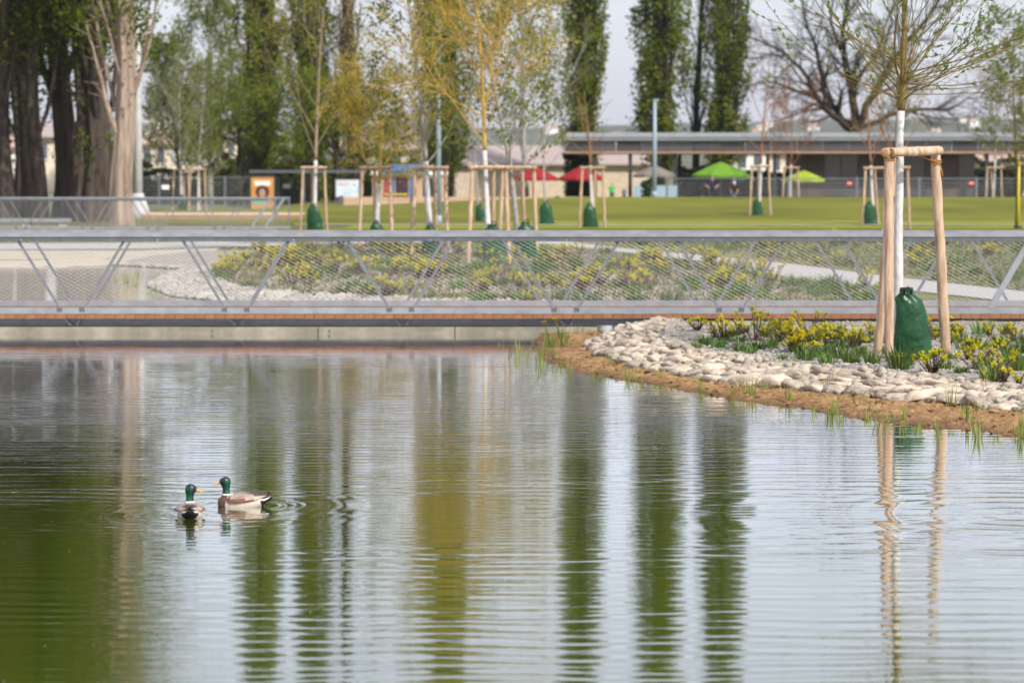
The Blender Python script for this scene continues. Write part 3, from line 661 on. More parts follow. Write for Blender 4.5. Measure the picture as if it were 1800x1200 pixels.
def bag_mesh(h=.86, w0=.19, w1=.27, seed=0, lean=.10, left=0.0):
    b = MB(); rings = []; n = 28; rr = random.Random(seed); o = seed * 3.7
    prof = [(0, .96), (.03, 1.0), (.12, 1.0), (.35, .93), (.55, .86), (.70, .79), (.78, .74), (.83, .66), (.87, .54), (.905, .40), (.93, .33), (.965, .33), (1.0, .30)]
    P2 = []
    for i in range(len(prof) - 1):
        for q in range(3): P2.append((prof[i][0] + (prof[i + 1][0] - prof[i][0]) * q / 3, prof[i][1] + (prof[i + 1][1] - prof[i][1]) * q / 3))
    P2.append(prof[-1])
    for (t, f) in P2:
        ring = []
        for j in range(n):
            a = 2 * math.pi * j / n; wr = 1 + .07 * mnoise.noise(Vector((math.cos(a) * 1.5 + o, math.sin(a) * 1.5, t * 3 + a * .4))) + .03 * math.sin(a * 3 + t * 7 + o)
            if t > .8: wr += .16 * math.sin(a * 7 + o + t * 6)
            wr += .05 * mnoise.noise(Vector((math.cos(a) * 5 + o, math.sin(a) * 5, t * 9))) + .06 * math.sin(a * 4 - t * 9 + o) * (1 - t) + .035 * math.sin(a * 9 + t * 14 + o * 2)
            x = math.cos(a) * w1 * f * wr + lean * (.5 - t) * .9 + left * w1 * (max(f, .58) - 1); y = math.sin(a) * w1 * .5 * f * wr; ring.append((x, y, t * h))
        rings.append(ring)
    b.loft(rings); return b.mesh('bag_body', M_bag, True)
BG = D(1606, 618, 29.55); BG.z = bedz(BG.x, BG.y) - .005
bg_ = thing('watering_bag', 'large dark green watering bag hung around the willow trunk by the cobbles', 'watering bag', BG)
link('bag_body', bag_mesh(.84, .19, .215, 1, .0, 1.0), bg_)
b = MB(); b.tube([(-.13, -.07, .76), (-.13, -.10, .82), (-.09, -.11, .845), (-.05, -.10, .82), (-.05, -.07, .76)], .013, 5); b.obj('strap', M_strap, bg_, smooth=True)

# ---- background staked trees
def stakes(label, loc, Ht=2.4, seed=1, w=.40, yaw=0.0, group=None):
    t = thing('tree_stakes', label, 'tree stakes', loc, yaw, group); rr = random.Random(seed)
    tops = [(-w, -.25, Ht), (w, -.25, Ht), (rr.uniform(-.1, .25), .42, Ht - .03)]; bots = [(-w - .13, -.36, -.25), (w + .10, -.36, -.25), (rr.uniform(-.2, .35), .6, -.25)]
    for i in range(3): log(t, 'post', bots[i], tops[i], .053, seed * 7 + i)
    for i, j in ((0, 1), (1, 2), (2, 0)):
        a, b_ = Vector(tops[i]), Vector(tops[j]); d = (b_ - a).normalized() * .1; log(t, 'crossbar', a - d + Vector((0, -.05, -.03 - .01 * i)), b_ + d + Vector((0, -.05, -.03 - .01 * i)), .048, seed * 11 + i)
    return t
BAGS = [bag_mesh(.95, .2, .30, s_, .08) for s_ in (2, 3, 4)]
def bag(label, px, py, y, sc=1.0, k=0, z=None):
    p = D(px, py, y); p.z = (hz(p.x, p.y) if z is None else z)
    t = thing('watering_bag', label, 'watering bag', p, 0)
    o = link('bag_body', BAGS[k % 3], t); o.scale = (sc, sc, sc)
    b = MB(); b.tube([(-.05 * sc, -.03, .9 * sc), (-.05 * sc, -.05, 1.0 * sc), (.05 * sc, -.05, 1.0 * sc), (.06 * sc, -.03, .9 * sc)], .018, 4); b.obj('strap', M_strap, t)
    return t
C_gold = dict(max=3, seg=[7, 7, 6, 5], wob=[.018, .10, .12, .14], trop=[.0, .10, -.05, -.22], taper=[.35, .3, .3, .3], n=[15, 10, 9], t0=[.42, .2, .15], ang=[1.0, .8, .7], lr=[.80, .46, .6], rr=[.33, .45, .5], rmin=.0075, leaflev=2, nleaf=6, lspread=.06, lsize=.10, lasp=.4)
C_gold2 = dict(C_gold, n=[14, 9, 8], trop=[.0, .14, .02, -.12], ang=[.9, .7, .6], lr=[.74, .5, .6])
C_bare = dict(max=3, seg=[7, 6, 5, 4], wob=[.018, .09, .10, .1], trop=[.0, .16, .08, .02], taper=[.3, .3, .3, .3], n=[14, 7, 5], t0=[.3, .2, .2], ang=[.62, .55, .6], lr=[.62, .42, .5], rr=[.34, .5, .6], rmin=.008, leaflev=3, nleaf=4, lspread=.06, lsize=.11, lasp=.5)
C_slim = dict(max=3, seg=[9, 5, 4, 3], wob=[.03, .08, .10, .1], trop=[.0, .12, .06, .02], taper=[.15, .3, .3, .3], n=[34, 5, 4], t0=[.22, .25, .2], ang=[.9, .6, .6], lr=[.24, .45, .5], rr=[.4, .5, .6], rmin=.006, leaflev=2, nleaf=5, lspread=.08, lsize=.12, lasp=.6)
C_small = dict(max=2, seg=[7, 5, 4], wob=[.03, .08, .10], trop=[.0, .14, .08], taper=[.15, .3, .3], n=[12, 4], t0=[.38, .25], ang=[.8, .6], lr=[.38, .5], rr=[.45, .55], rmin=.008, leaflev=2, nleaf=3, lspread=.05, lsize=.1, lasp=.5)
def base(px, y):
    p = D(px, 400, y); p.z = hz(p.x, y); return p
def staked(px, y, tl, sl, bl, cfg, seed, bark, leafm, L, r, white, stake=True, bagpx=None, bagy=None, bsc=1.0, yaw=0.0, bark2=None, name='young_tree', lean=(0, 0, 1)):
    p = base(px, y)
    tree(name, tl, p, cfg, seed, bark, leafm, None, white, lean, L, r, bark2)
    if stake: stakes(sl, p, 2.4, seed, yaw=yaw)
    if bl: bag(bl, (bagpx or px), 400, bagy or (y - .35), bsc, seed)
staked(553, 98, 'bare pale young tree staked at the left of the golden willows', 'pine stakes around the bare pale tree near the farther footbridge', 'green watering bag at the bare pale staked tree', C_bare, 31, mat('beige_bark', (.27, .20, .14), .85, .3, 10), M_lf_gold, 8.5, .085, 2.9, bagpx=552, bark2=M_bark)
staked(662, 77, 'low golden willow with drooping twigs, the most orange of the row', 'pine stakes around the low orange-gold willow', 'green watering bag at the low orange-gold willow', C_gold, 32, M_bark_gold, M_lf_gold, 4.6, .085, 2.0, bsc=.8, bark2=M_bark_gold)
staked(757, 70, 'tall slim grey-stemmed young tree staked between the two golden willows', 'pine stakes around the tall grey-stemmed tree', 'green watering bag at the tall grey-stemmed tree', C_slim, 33, M_bark_grey, M_lf_lt, 9.5, .09, 2.75, bagpx=757, bsc=.85)
staked(860, 62.5, 'golden willow with upright golden stem standing nearest the footbridge', 'pine stakes with a grey weathered post around the upright golden willow', 'tall green watering bag at the upright golden willow', C_gold2, 34, M_bark_gold, M_lf_gold, 6.2, .075, 2.9, bagpx=868, bsc=1.05)
staked(911, 67.5, 'grey-trunked young tree with fresh green leaves staked right of the golden willows', 'pine stakes around the grey-trunked green tree', 'green watering bag behind the stakes of the grey-trunked tree', C_slim, 35, M_bark_grey, M_lf_lt, 9, .085, None, bagpx=925)
staked(960, 107, 'thin unstaked sapling on the lawn with a watering bag', '', 'shiny green watering bag on the lawn at the unstaked sapling', C_small, 36, M_bark_grey, M_lf_gold, 6, .06, None, stake=False, bsc=1.0, bagpx=960)
staked(840, 114, 'slender unstaked sapling on the lawn behind the upright golden willow', '', 'pale-sided green watering bag on the lawn behind the upright golden willow', C_small, 37, M_bark_grey, M_lf_lt, 6, .06, None, stake=False, bsc=.8, bagpx=844)
staked(1041, 101, 'small bare reddish tree staked on the lawn in front of the red parasols', 'pine stakes on the lawn in front of the red parasols', 'green watering bag in front of the red parasols', C_small, 38, M_bark_red, None, 5.5, .08, 2.5, bagpx=1037, bsc=1.0)
staked(1335, 124, 'bare upright whip tree staked on the lawn right of the green parasol', 'pine stakes on the lawn right of the green parasol', 'narrow green watering bag right of the green parasol', C_small, 39, M_bark_red, None, 8, .08, 2.6, bagpx=1331, bsc=.85)
staked(1536, 107, 'small bare russet tree staked on the lawn behind the footbridge, beside a watering bag', 'pine stakes around the small russet tree on the lawn', 'green watering bag leaning at the small russet tree', C_small, 40, M_bark_red, M_lf_gold, 6.0, .08, 2.55, bagpx=1529, bsc=1.0)
staked(1574, 98, 'young tree with budding leaves standing behind the lime-washed willow', 'pine stakes standing behind the lime-washed willow', '', C_bare, 41, M_bark_red, M_lf_lt, 6, .08, 2.6)
staked(1389, 152, 'small copper-leaved tree staked beside the lime parasol', 'short-looking pine stakes beside the lime parasol', '', C_bare, 42, M_bark_red, M_lf_red, 6.2, .07, 2.6)
staked(1745, 152, 'small copper-leaved tree staked in front of the mesh fence', 'pine stakes in front of the mesh fence with the red signs', '', C_bare, 43, M_bark_grey, M_lf_red, 7.5, .07, 3.0)
staked(320, 152, 'young green-leaved tree staked in front of the dark hedge', 'pine stakes in front of the dark hedge, left of the pair', 'pale green watering bag in front of the dark hedge', C_bare, 44, M_bark_grey, M_lf_lt, 7, .08, 2.6, bsc=.9)
staked(349, 148, 'slender grey tree staked in front of the dark hedge', 'taller pine stakes in front of the dark hedge', '', C_slim, 45, M_bark_grey, M_lf_lt, 8, .07, 2.6)
# tree with a yellow support pole at the right
p = base(1786, 99)
tree('young_tree', 'thin dark-stemmed young tree tied to a yellow pole on the verge', p, C_slim, 46, M_bark, M_lf_lt, None, None, (0, 0, 1), 8, .06)
b = MB(); b.tube([(0, 0, -.1), (0, 0, 2.75)], .055, 8); b.tube([(0, 0, -.02), (0, 0, .12)], .16, 10, 1)
tag(b.obj('yellow_pole', [mat('yellow_paint', (.55, .45, .03), .5, .1), M_strap], None, (p.x + .04, p.y - .2, p.z), smooth=True), 'yellow support pole with black foot beside the thin young tree', 'pole')

# ---- poplars
def poplar_proto(seed, h, Rr, nsh=300, nl=104, bare=1.2, ls=.22):
    rng = random.Random(seed); nr = np.random.default_rng(seed); b = MB(); bb = MB(); P = []
    tr = [Vector((0, 0, -.3))]
    for i in range(14): tr.append(Vector((rng.gauss(0, .10), rng.gauss(0, .10), h * .92 * (i + 1) / 14)))
    b.tube(tr, [.55 * (1 - .9 * i / 14) + .03 for i in range(15)], 10)
    for k in range(5):
        a = rng.uniform(0, 6.28); z0 = rng.uniform(1.2, 4); r1 = Rr * rng.uniform(.3, .6); zz = [z0, z0 + 1.5, z0 + 5, z0 + 10, z0 + 15]
        b.tube([Vector((math.cos(a) * r1 * q, math.sin(a) * r1 * q, z)) for q, z in zip((.15, .7, .95, 1, 1), zz)], [.17, .15, .12, .08, .03], 6)
    for k in range(nsh):
        u = (k + rng.random()) / nsh; z0 = bare + u * (h - bare) * .93; t = z0 / h
        prof = (.55 + .45 * min(1, t / .16)) * (1 if t < .55 else max(.12, 1 - ((t - .55) / .45) ** 1.6 * .9))
        a = rng.uniform(0, 6.283); rr = Rr * prof * (rng.random() ** .45) * rng.uniform(.75, 1.12); ln = rng.uniform(1.2, 3.2)
        p0 = Vector((math.cos(a) * rr * .25, math.sin(a) * rr * .25, z0 - ln * .25)); p1 = Vector((math.cos(a) * rr * .85, math.sin(a) * rr * .85, z0 + ln * .2)); p2 = Vector((math.cos(a + .15) * rr, math.sin(a + .15) * rr, z0 + ln))
        bb.tube([p0, p1, p2], [.03, .018, .006], 3, cap=False)
        tt = nr.random(nl) ** .7; sp = .13 + .16 * nr.random()
        C = (1 - tt)[:, None] * np.array(p1) + tt[:, None] * np.array(p2); P.append(C + nr.normal(size=(nl, 3)) * np.array([sp, sp, .3]))
    P = np.concatenate(P); P = P[P[:, 2] > bare * .8]
    return b.mesh('trunk', M_bark_dark, True), bb.mesh('branches', M_bark_dark), quadmesh('crown', leaves(P, ls, nr, .8), M_lf_pop)
PROT = [poplar_proto(50, 35, 1.75), poplar_proto(51, 33, 1.6, 250), poplar_proto(52, 35, 2.0, 330)]
def poplar(px, y, label, k, sc=1.0, rz=0.0, sxy=1.0):
    p = base(px, y); t = thing('poplar_tree', label, 'tree', p, rz)
    for n_, me in zip(('trunk', 'branches', 'crown'), PROT[k]):
        o = link(n_, me, t); o.scale = (sc * sxy, sc * sxy, sc)
poplar(455, 172, 'broad columnar poplar behind the display case with the orange poster', 2, 1.0, .3, .98)
poplar(548, 176, 'columnar poplar behind the bare pale staked tree', 0, 1.0, 1.2)
poplar(782, 172, 'columnar poplar rising behind the tall grey lamp post', 2, 1.0, 2.2, 1.05)
poplar(1022, 172, 'columnar poplar rising behind the left end of the flat pavilion roof', 1, 1.03, .7, 1.0)
poplar(1158, 174, 'columnar poplar behind the blue-grey lamp post and grey parasol', 0, 1.02, 4.0, 1.1)
poplar(1272, 176, 'columnar poplar behind the green parasol beside the bare spreading tree', 2, 1.0, 5.2, .92)
# dead-looking poplar stem
C_stem = dict(max=2, seg=[12, 6, 4], wob=[.02, .05, .08], trop=[.0, .35, .2], taper=[.2, .3, .3], n=[46, 7], t0=[.08, .25], ang=[.35, .4], lr=[.16, .5], rr=[.28, .5], rmin=.015, leaflev=2, nleaf=4, lspread=.15, lsize=.16, lasp=.7)
tree('poplar_tree', 'narrow almost leafless poplar with brown stem between the columnar poplars', base(625, 175), C_stem, 61, M_bark_dark, M_lf_pop, L=31, r=.5)
tree('poplar_tree', 'thin dark leafless stem between the two poplars behind the pavilion', base(1222, 178), C_stem, 62, M_bark_dark, M_lf_pop, L=24, r=.28)
C_airy = dict(max=3, seg=[8, 6, 5, 4], wob=[.04, .08, .1, .1], trop=[.0, .2, .1, .03], taper=[.2, .3, .3, .3], n=[26, 7, 5], t0=[.14, .2, .2], ang=[.75, .6, .6], lr=[.38, .45, .5], rr=[.4, .5, .6], rmin=.012, leaflev=2, nleaf=9, lspread=.16, lsize=.17, lasp=.7)
tree('birch_tree', 'airy light green birch behind the grey-trunked staked tree', base(925, 168), C_airy, 63, M_bark_grey, M_lf_lt, L=17, r=.2)
tree('birch_tree', 'airy light green tree rising behind the dark hedge', base(372, 168), dict(C_airy, nleaf=11), 64, M_bark_grey, M_lf_lt, L=13, r=.22)
tree('birch_tree', 'small airy green tree between the concrete mast and the dark hedge', base(318, 172), C_airy, 65, M_bark, M_lf_lt, L=10, r=.16)
tree('garden_tree', 'low dark spreading tree behind the blue awning kiosk', base(590, 166), dict(C_airy, trop=[.0, .02, .02, 0], ang=[1.1, .7, .6, .5], lr=[.7, .45, .5]), 66, M_bark_dark, M_lf_pop, L=7, r=.35)
tree('garden_tree', 'low dark spreading tree behind the display case', base(420, 168), dict(C_airy, trop=[.0, .02, .02, 0], ang=[1.1, .7, .6, .5], lr=[.7, .45, .5]), 67, M_bark_dark, M_lf_pop, L=7, r=.3)
# big bare tree
def big_bare():
    rng = random.Random(71); tubes, lp = [], []; p = base(1506, 176)
    t = thing('bare_tree', 'large bare tree with dark spreading limbs behind the flat pavilion roof', 'tree', p)
    s_ = 176 / FP
    cfg = dict(max=4, seg=[0, 9, 7, 5, 4], wob=[0, .12, .14, .15, .16], trop=[0, .02, .03, .02, 0], taper=[.6, .25, .3, .3, .4], n=[0, 11, 8, 6], t0=[0, .15, .15, .15], ang=[0, .75, .75, .7], lr=[0, .42, .5, .5], rr=[0, .5, .5, .55], rmin=.012, leaflev=9, nleaf=0, lspread=.1)
    Wp = lambda px, py, dy=0: Vector(((px - 1506) * s_, dy, 2.34 + (305 - py) * s_ - p.z))
    b = MB(); b.tube([Vector((0, 0, -.3)), Vector((.1, 0, 1.5)), Wp(1506, 270), Wp(1500, 225)], [.75, .6, .52, .5], 10); b.obj('trunk', M_bark_dark, t, smooth=True)
    limbs = [([(1500, 228), (1460, 205), (1425, 170), (1400, 125), (1360, 95), (1300, 70)], .26, -1.0), ([(1500, 228), (1475, 200), (1447, 160), (1440, 90), (1420, 30), (1400, -60)], .27, .8),
             ([(1502, 225), (1497, 180), (1485, 120), (1478, 60), (1490, -20), (1480, -130)], .34, 0), ([(1503, 225), (1530, 170), (1560, 110), (1600, 60), (1640, 0), (1660, -90)], .28, -.9),
             ([(1495, 170), (1515, 130), (1545, 95), (1560, 50), (1590, -30)], .2, 1.0), ([(1503, 228), (1560, 205), (1620, 190), (1670, 195), (1720, 165)], .2, .6), ([(1470, 190), (1400, 160), (1350, 140), (1310, 150)], .14, 1.5), ([(1484, 110), (1450, 40), (1460, -60)], .17, -1.5)]
    br = []
    for pl, r0, dy in limbs:
        pts = [Wp(x, y, dy * i * .8) for i, (x, y) in enumerate(pl)]; k = len(pts)
        fine = []
        for i in range(k - 1):
            for q in range(3): fine.append(pts[i].lerp(pts[i + 1], q / 3) + Vector((rng.gauss(0, .06), rng.gauss(0, .1), rng.gauss(0, .06))))
        fine.append(pts[-1]); m_ = len(fine); rad = [r0 * (1 - .85 * i / (m_ - 1)) for i in range(m_)]
        br.append((fine, rad, 1))
        for i in range(3, m_):
            for q in range(2):
                d = (fine[i] - fine[i - 1]).normalized(); ax = Matrix.Rotation(rng.uniform(0, 6.28), 3, d) @ d.orthogonal().normalized()
                cd = Matrix.Rotation(rng.uniform(.4, 1.0), 3, ax) @ d
                grow(rng, fine[i], cd, rng.uniform(1.8, 4.0), max(.03, rad[i] * .5), 2, cfg, tubes, lp)
    b = MB()
    for pts, rad, lev in br: b.tube(pts, rad, 7, cap=False)
    b.obj('limbs', M_bark_dark, t, smooth=True)
    b = MB()
    for pts, rad, lev in tubes: b.tube(pts, rad, SIDES[lev], cap=False)
    b.obj('branches', M_bark_dark, t)
big_bare()
# ---- old poplars at the left
def old_poplar(px, y, w, label, seed, bark, nleaf=60, lim=7, h=29, pale=False, lean=0.0):
    rng = random.Random(seed); nr = np.random.default_rng(seed); p = base(px, y); t = thing('old_poplar', label, 'tree', p)
    n, K = 36, 46; rings = []
    def cx(z): return Vector((lean * z + .25 * math.sin(z * .35 + seed), .15 * math.sin(z * .3 + seed * 2), 0)) * min(1, z / 3 if z > 0 else 0)
    for i in range(K + 1):
        z = -.4 + (h * .93 + .4) * (i / K) ** 1.4; f = (1 - .93 * max(0, z) / h) ** (.8 if pale else .6); r = w / 2 * (f + .20 * math.exp(-max(z, 0) * .9)); c_ = cx(z)
        rings.append([(c_.x + math.cos(a) * r * q, c_.y + math.sin(a) * r * q, z) for a in [2 * math.pi * j / n for j in range(n)] for q in [1 + .16 * mnoise.noise(Vector((math.cos(a) * 2.2 + seed, math.sin(a) * 2.2, z * .12))) + .10 * math.sin(a * 6 + z * .22 + seed + 1.5 * mnoise.noise(Vector((a, z * .3, seed)))) + .05 * math.sin(a * 11 - z * .3)]])
    b = MB(); b.loft(rings); b.obj('trunk', bark, t, smooth=True)
    b = MB(); tubes, lp = [], []; P = []
    for k in range(lim):
        z0 = (rng.uniform(3.2, 7) if pale and k % 2 else rng.uniform(3.2, 12)) if k < lim * .6 else rng.uniform(10, 20); a = rng.uniform(0, 6.28); f = (1 - .93 * z0 / h) ** .8
        q = cx(z0) + Vector((math.cos(a), math.sin(a), 0)) * w / 2 * f * .75 + Vector((0, 0, z0)); pts = [q]; d = Vector((math.cos(a) * .8, math.sin(a) * .8, .8) if k % 3 == 0 and not pale else (math.cos(a) * .4, math.sin(a) * .4, 1)).normalized(); L = rng.uniform(4, 11)
        for i in range(9):
            d = (d + Vector((rng.gauss(0, .07), rng.gauss(0, .07), .16))).normalized(); q = q + d * L / 9; pts.append(q)
        r0 = rng.uniform(.09, .2) * (.75 if pale else 1); b.tube(pts, [r0 * (1 - .85 * i / 9) for i in range(10)], 6, cap=False)
        for i in range(3, 10):
            for s_ in range(2):
                dd = Vector((rng.gauss(0, 1), rng.gauss(0, 1), rng.uniform(.2, 1.2))).normalized(); e = pts[i] + dd * rng.uniform(.5, 1.6); b.tube([pts[i], e], [.03, .008], 3, cap=False)
                if e.z > 8.0 or rng.random() < .10:
                    P.append(np.array(e) + nr.normal(size=(int(nleaf * .5), 3)) * .35)
    b.obj('limbs', bark, t, smooth=True)
    ncl = int(nleaf * 4.6)
    for k in range(ncl):
        z = 7.3 + (h - 7.3) * (rng.random() ** .95) ; a = rng.uniform(0, 6.28); rr = 2.6 * (1 - .75 * max(0, (z - 14) / (h - 14))) * rng.random() ** .5
        c_ = np.array(cx(z)) + np.array([math.cos(a) * rr, math.sin(a) * rr, z]); P.append(c_ + nr.normal(size=(46, 3)) * np.array([.30, .30, .5]))
    for k in range(int(nleaf * .16)):
        z = rng.uniform(2.5, 7.5); a = rng.uniform(0, 6.28); rr = w * .6 + rng.uniform(0, .5); P.append(np.array(cx(z)) + np.array([math.cos(a) * rr, math.sin(a) * rr, z]) + nr.normal(size=(22, 3)) * np.array([.16, .16, .4]))
    P = np.concatenate(P); link('crown', quadmesh('crown', leaves(P, .18, nr, .8), M_lf_old), t)
old_poplar(214, 105, .86, 'pale-barked old poplar with forked stems at the end of the farther footbridge', 81, M_bark_pale, 26, 22, pale=True)
old_poplar(163, 113, 1.02, 'dark ridged old poplar next to the pale-barked one', 82, M_bark_shaded, 58, 18)
old_poplar(113, 116, 1.02, 'second dark old poplar counted from the pale-barked one', 83, M_bark_shaded, 60, 18)
old_poplar(62, 113, 1.02, 'third dark old poplar counted from the pale-barked one', 84, M_bark_shaded, 60, 18)
old_poplar(8, 112, 1.02, 'fourth dark old poplar counted from the pale-barked one', 85, M_bark_shaded, 60, 18)
old_poplar(-55, 116, 1.3, 'fifth dark old poplar counted from the pale-barked one', 86, M_bark_shaded, 60, 18)

old_poplar(139, 126, .7, 'slimmer dark poplar stem behind the gap between the first and second dark poplars', 88, M_bark_shaded, 30, 10)
old_poplar(36, 125, .75, 'slimmer dark poplar stem behind the gap between the third and fourth dark poplars', 89, M_bark_shaded, 30, 10)

# ------------------------------------------------------------------ small plants
rng = random.Random(12)
def blade(b, p, d, L, w, m=0, bend=.4):
    p = Vector(p); d = Vector(d).normalized(); side = d.cross(Vector((0, 0, 1)))
    side = side.normalized() if side.length > 1e-3 else Vector((1, 0, 0)); out = Vector((d.x, d.y, 0))
    c = [p, p + d * L * .5, p + d * L * .95 + out * L * bend * .5 - Vector((0, 0, L * bend * .3))]
    v = [c[0] - side * w / 2, c[0] + side * w / 2, c[1] + side * w * .45, c[1] - side * w * .45, c[2]]
    b.add(v, [(0, 1, 2, 3), (3, 2, 4)], m)
def spurge_parts(seed, h=.30, nst=9):
    rg = random.Random(seed); s_, l_, f_ = MB(), MB(), MB()
    for k in range(nst):
        a = rg.uniform(0, 6.28); sp = rg.uniform(.05, .75) ** .8; top = Vector((math.cos(a) * h * sp, math.sin(a) * h * sp, h * rg.uniform(.5, 1.05) * (1 - .3 * sp))); mid = Vector((top.x * .6, top.y * .6, top.z * .5))
        s_.tube([(math.cos(a) * .015, math.sin(a) * .015, -.04), mid, top], [.007, .005, .004], 4, cap=False)
        for j in range(26):
            t = rg.uniform(.1, .97); q = mid * (2 * t) if t < .5 else mid.lerp(top, (t - .5) * 2); aa = rg.uniform(0, 6.28)
            blade(l_, q, (math.cos(aa), math.sin(aa), .35), rg.uniform(.035, .07), .014, 0 if rg.random() < .35 + .6 * t else 1, .3)
        if rg.random() < .14: continue
        hs = rg.uniform(.7, 1.15)
        for j in range(12):
            q = top + Vector((rg.gauss(0, .017), rg.gauss(0, .017), rg.gauss(0, .017))) * hs; r_ = rg.uniform(.010, .018); aa = rg.uniform(0, 3); tl = rg.uniform(-.5, .5)
            for (ax, ay) in ((math.cos(aa), math.sin(aa)), (-math.sin(aa), math.cos(aa))):
                f_.add([q + Vector((-ax * r_, -ay * r_, tl * r_)), q + Vector((0, 0, -r_ * .9)), q + Vector((ax * r_, ay * r_, -tl * r_)), q + Vector((0, 0, r_ * .7))], [(0, 1, 2, 3)])
            f_.add([q + Vector((-r_, -r_ * .3, r_ * .3)), q + Vector((.3 * r_, -r_, .1 * r_)), q + Vector((r_, .3 * r_, r_ * .3)), q + Vector((-.2 * r_, r_, .1 * r_))], [(0, 1, 2, 3)])
    return s_.mesh('stems', M_sps), l_.mesh('leaves', [M_spl, M_sps]), f_.mesh('flowers', M_spf)
SPU = [spurge_parts(200 + i, h_, n_) for i, (h_, n_) in enumerate(((.27, 10), (.33, 13), (.24, 8), (.42, 8), (.30, 15)))]
def tuft_mesh(seed, h=.22, n=60, w=.010, spread=.55):
    rg = random.Random(seed); b = MB()
    for k in range(n):
        a = rg.uniform(0, 6.28); r_ = rg.random() ** .5 * h * .38; el = rg.uniform(.2, spread)
        blade(b, (math.cos(a) * r_, math.sin(a) * r_, -.02), (math.cos(a) * el, math.sin(a) * el, 1), h * rg.uniform(.55, 1.1), w, 0, rg.uniform(.1, .5))
    return b.mesh('tuft', M_tuft)
TUF = [tuft_mesh(300, .24, 90), tuft_mesh(301, .18, 70, .012, .8), tuft_mesh(302, .30, 90, .009, .5), tuft_mesh(303, .14, 60, .02, 1.1)]
def poly_px(pts, z): return [tuple(G(x, y, z).xy) for x, y in pts]
slopepoly = poly_px([(1010, 422), (1250, 444), (1400, 459), (1540, 477), (1800, 507), (1980, 520), (1980, 425), (1540, 422), (1250, 420)], .17)
def zone(x, y, fg):
    P = np.array([[x, y]])
    if fg:
        if math.hypot(x - TB.x, y - TB.y) < .95: return 'at the foot of the willow stakes'
        if seg_dist(P, [p.xy for p in r_tp], False)[0] < .55: return 'right behind the cobble edging'
        if y > 35.2: return 'against the deck of the near footbridge'
        return 'in the open gravel left of the willow' if x < TB.x else 'in the open gravel right of the willow'
    path = [G(a, b_, .15).xy for a, b_ in ((820, 421), (1100, 441), (1320, 465), (1540, 492), (1820, 523), (2100, 548))]
    if y < 50 and x < 2: return 'on the stone bank of the far pond'
    if seg_dist(P, path, False)[0] < 2.2: return 'beside the gravel path beyond the footbridge'
    for px_, yy, nm in ((662, 77, 'orange-gold willow'), (757, 70, 'tall grey-stemmed tree'), (860, 62.5, 'upright golden willow'), (911, 67.5, 'grey-trunked tree')):
        if math.hypot(x - (px_ - 900) * yy / FP, y - yy) < 2.2: return 'around the stakes of the ' + nm
    if inside(P, slopepoly)[0]: return 'on the slope beyond the gravel path'
    return 'between the stone bank and the staked trees' if x < 0 else 'between the footbridge and the gravel path'
def spurge(x, y, z, k, sc, fg):
    w_ = zone(x, y, fg); sz = ('tall ' if sc > 1.25 else 'small ' if sc < 1.0 else '') if not fg else ('tall ' if k == 3 else 'low ' if k == 2 else '')
    t = thing('spurge_plant', sz + 'yellow flowering spurge ' + w_, 'plant', (x, y, z), rng.uniform(0, 6.28), 'spurge ' + w_); t.scale = (sc, sc, sc)
    for n_, me in zip(('stems', 'leaves', 'flowers'), SPU[k]): tag(link(n_, me, t), kind='stuff')
TN = ['upright green tuft ', 'spreading green tuft ', 'tall thin-bladed green tuft ', 'low broad-leaved green tuft ']
def tuft(x, y, z, k, sc, fg):
    if fg: sc *= 1.35
    w_ = zone(x, y, fg); o = link('leafy_tuft', TUF[k], None, (x, y, z), (0, 0, rng.uniform(0, 6.28))); o.scale = (sc,) * 3
    tag(o, TN[k] + w_, 'plant', 'green tufts ' + w_)
for (px_, py_, k, sc) in [(1272, 600, 0, 1.15), (1328, 598, 3, 1.2), (1366, 600, 1, 1.0), (1410, 617, 4, 1.15), (1424, 588, 3, 1.0), (1452, 608, 0, 1.05), (1500, 610, 1, .95), (1640, 656, 4, 1.05), (1690, 600, 0, .95), (1713, 648, 1, .9), (1782, 598, 0, .9), (1806, 640, 2, 1.0), (1338, 585, 2, 1.0), (1638, 595, 3, .9), (1660, 605, 2, 1.0),
                          (1476, 596, 2, 1.0), (1385, 590, 0, .9), (1740, 590, 2, .9), (1545, 597, 0, .8), (1620, 590, 1, .8), (1700, 630, 2, .95), (1300, 588, 0, .85), (1765, 612, 2, .8), (1840, 620, 0, 1), (1880, 660, 1, 1), (1530, 588, 2, .8)]:
    p = G(px_, py_, .2); spurge(p.x, p.y, bedz(p.x, p.y), k, sc, True)
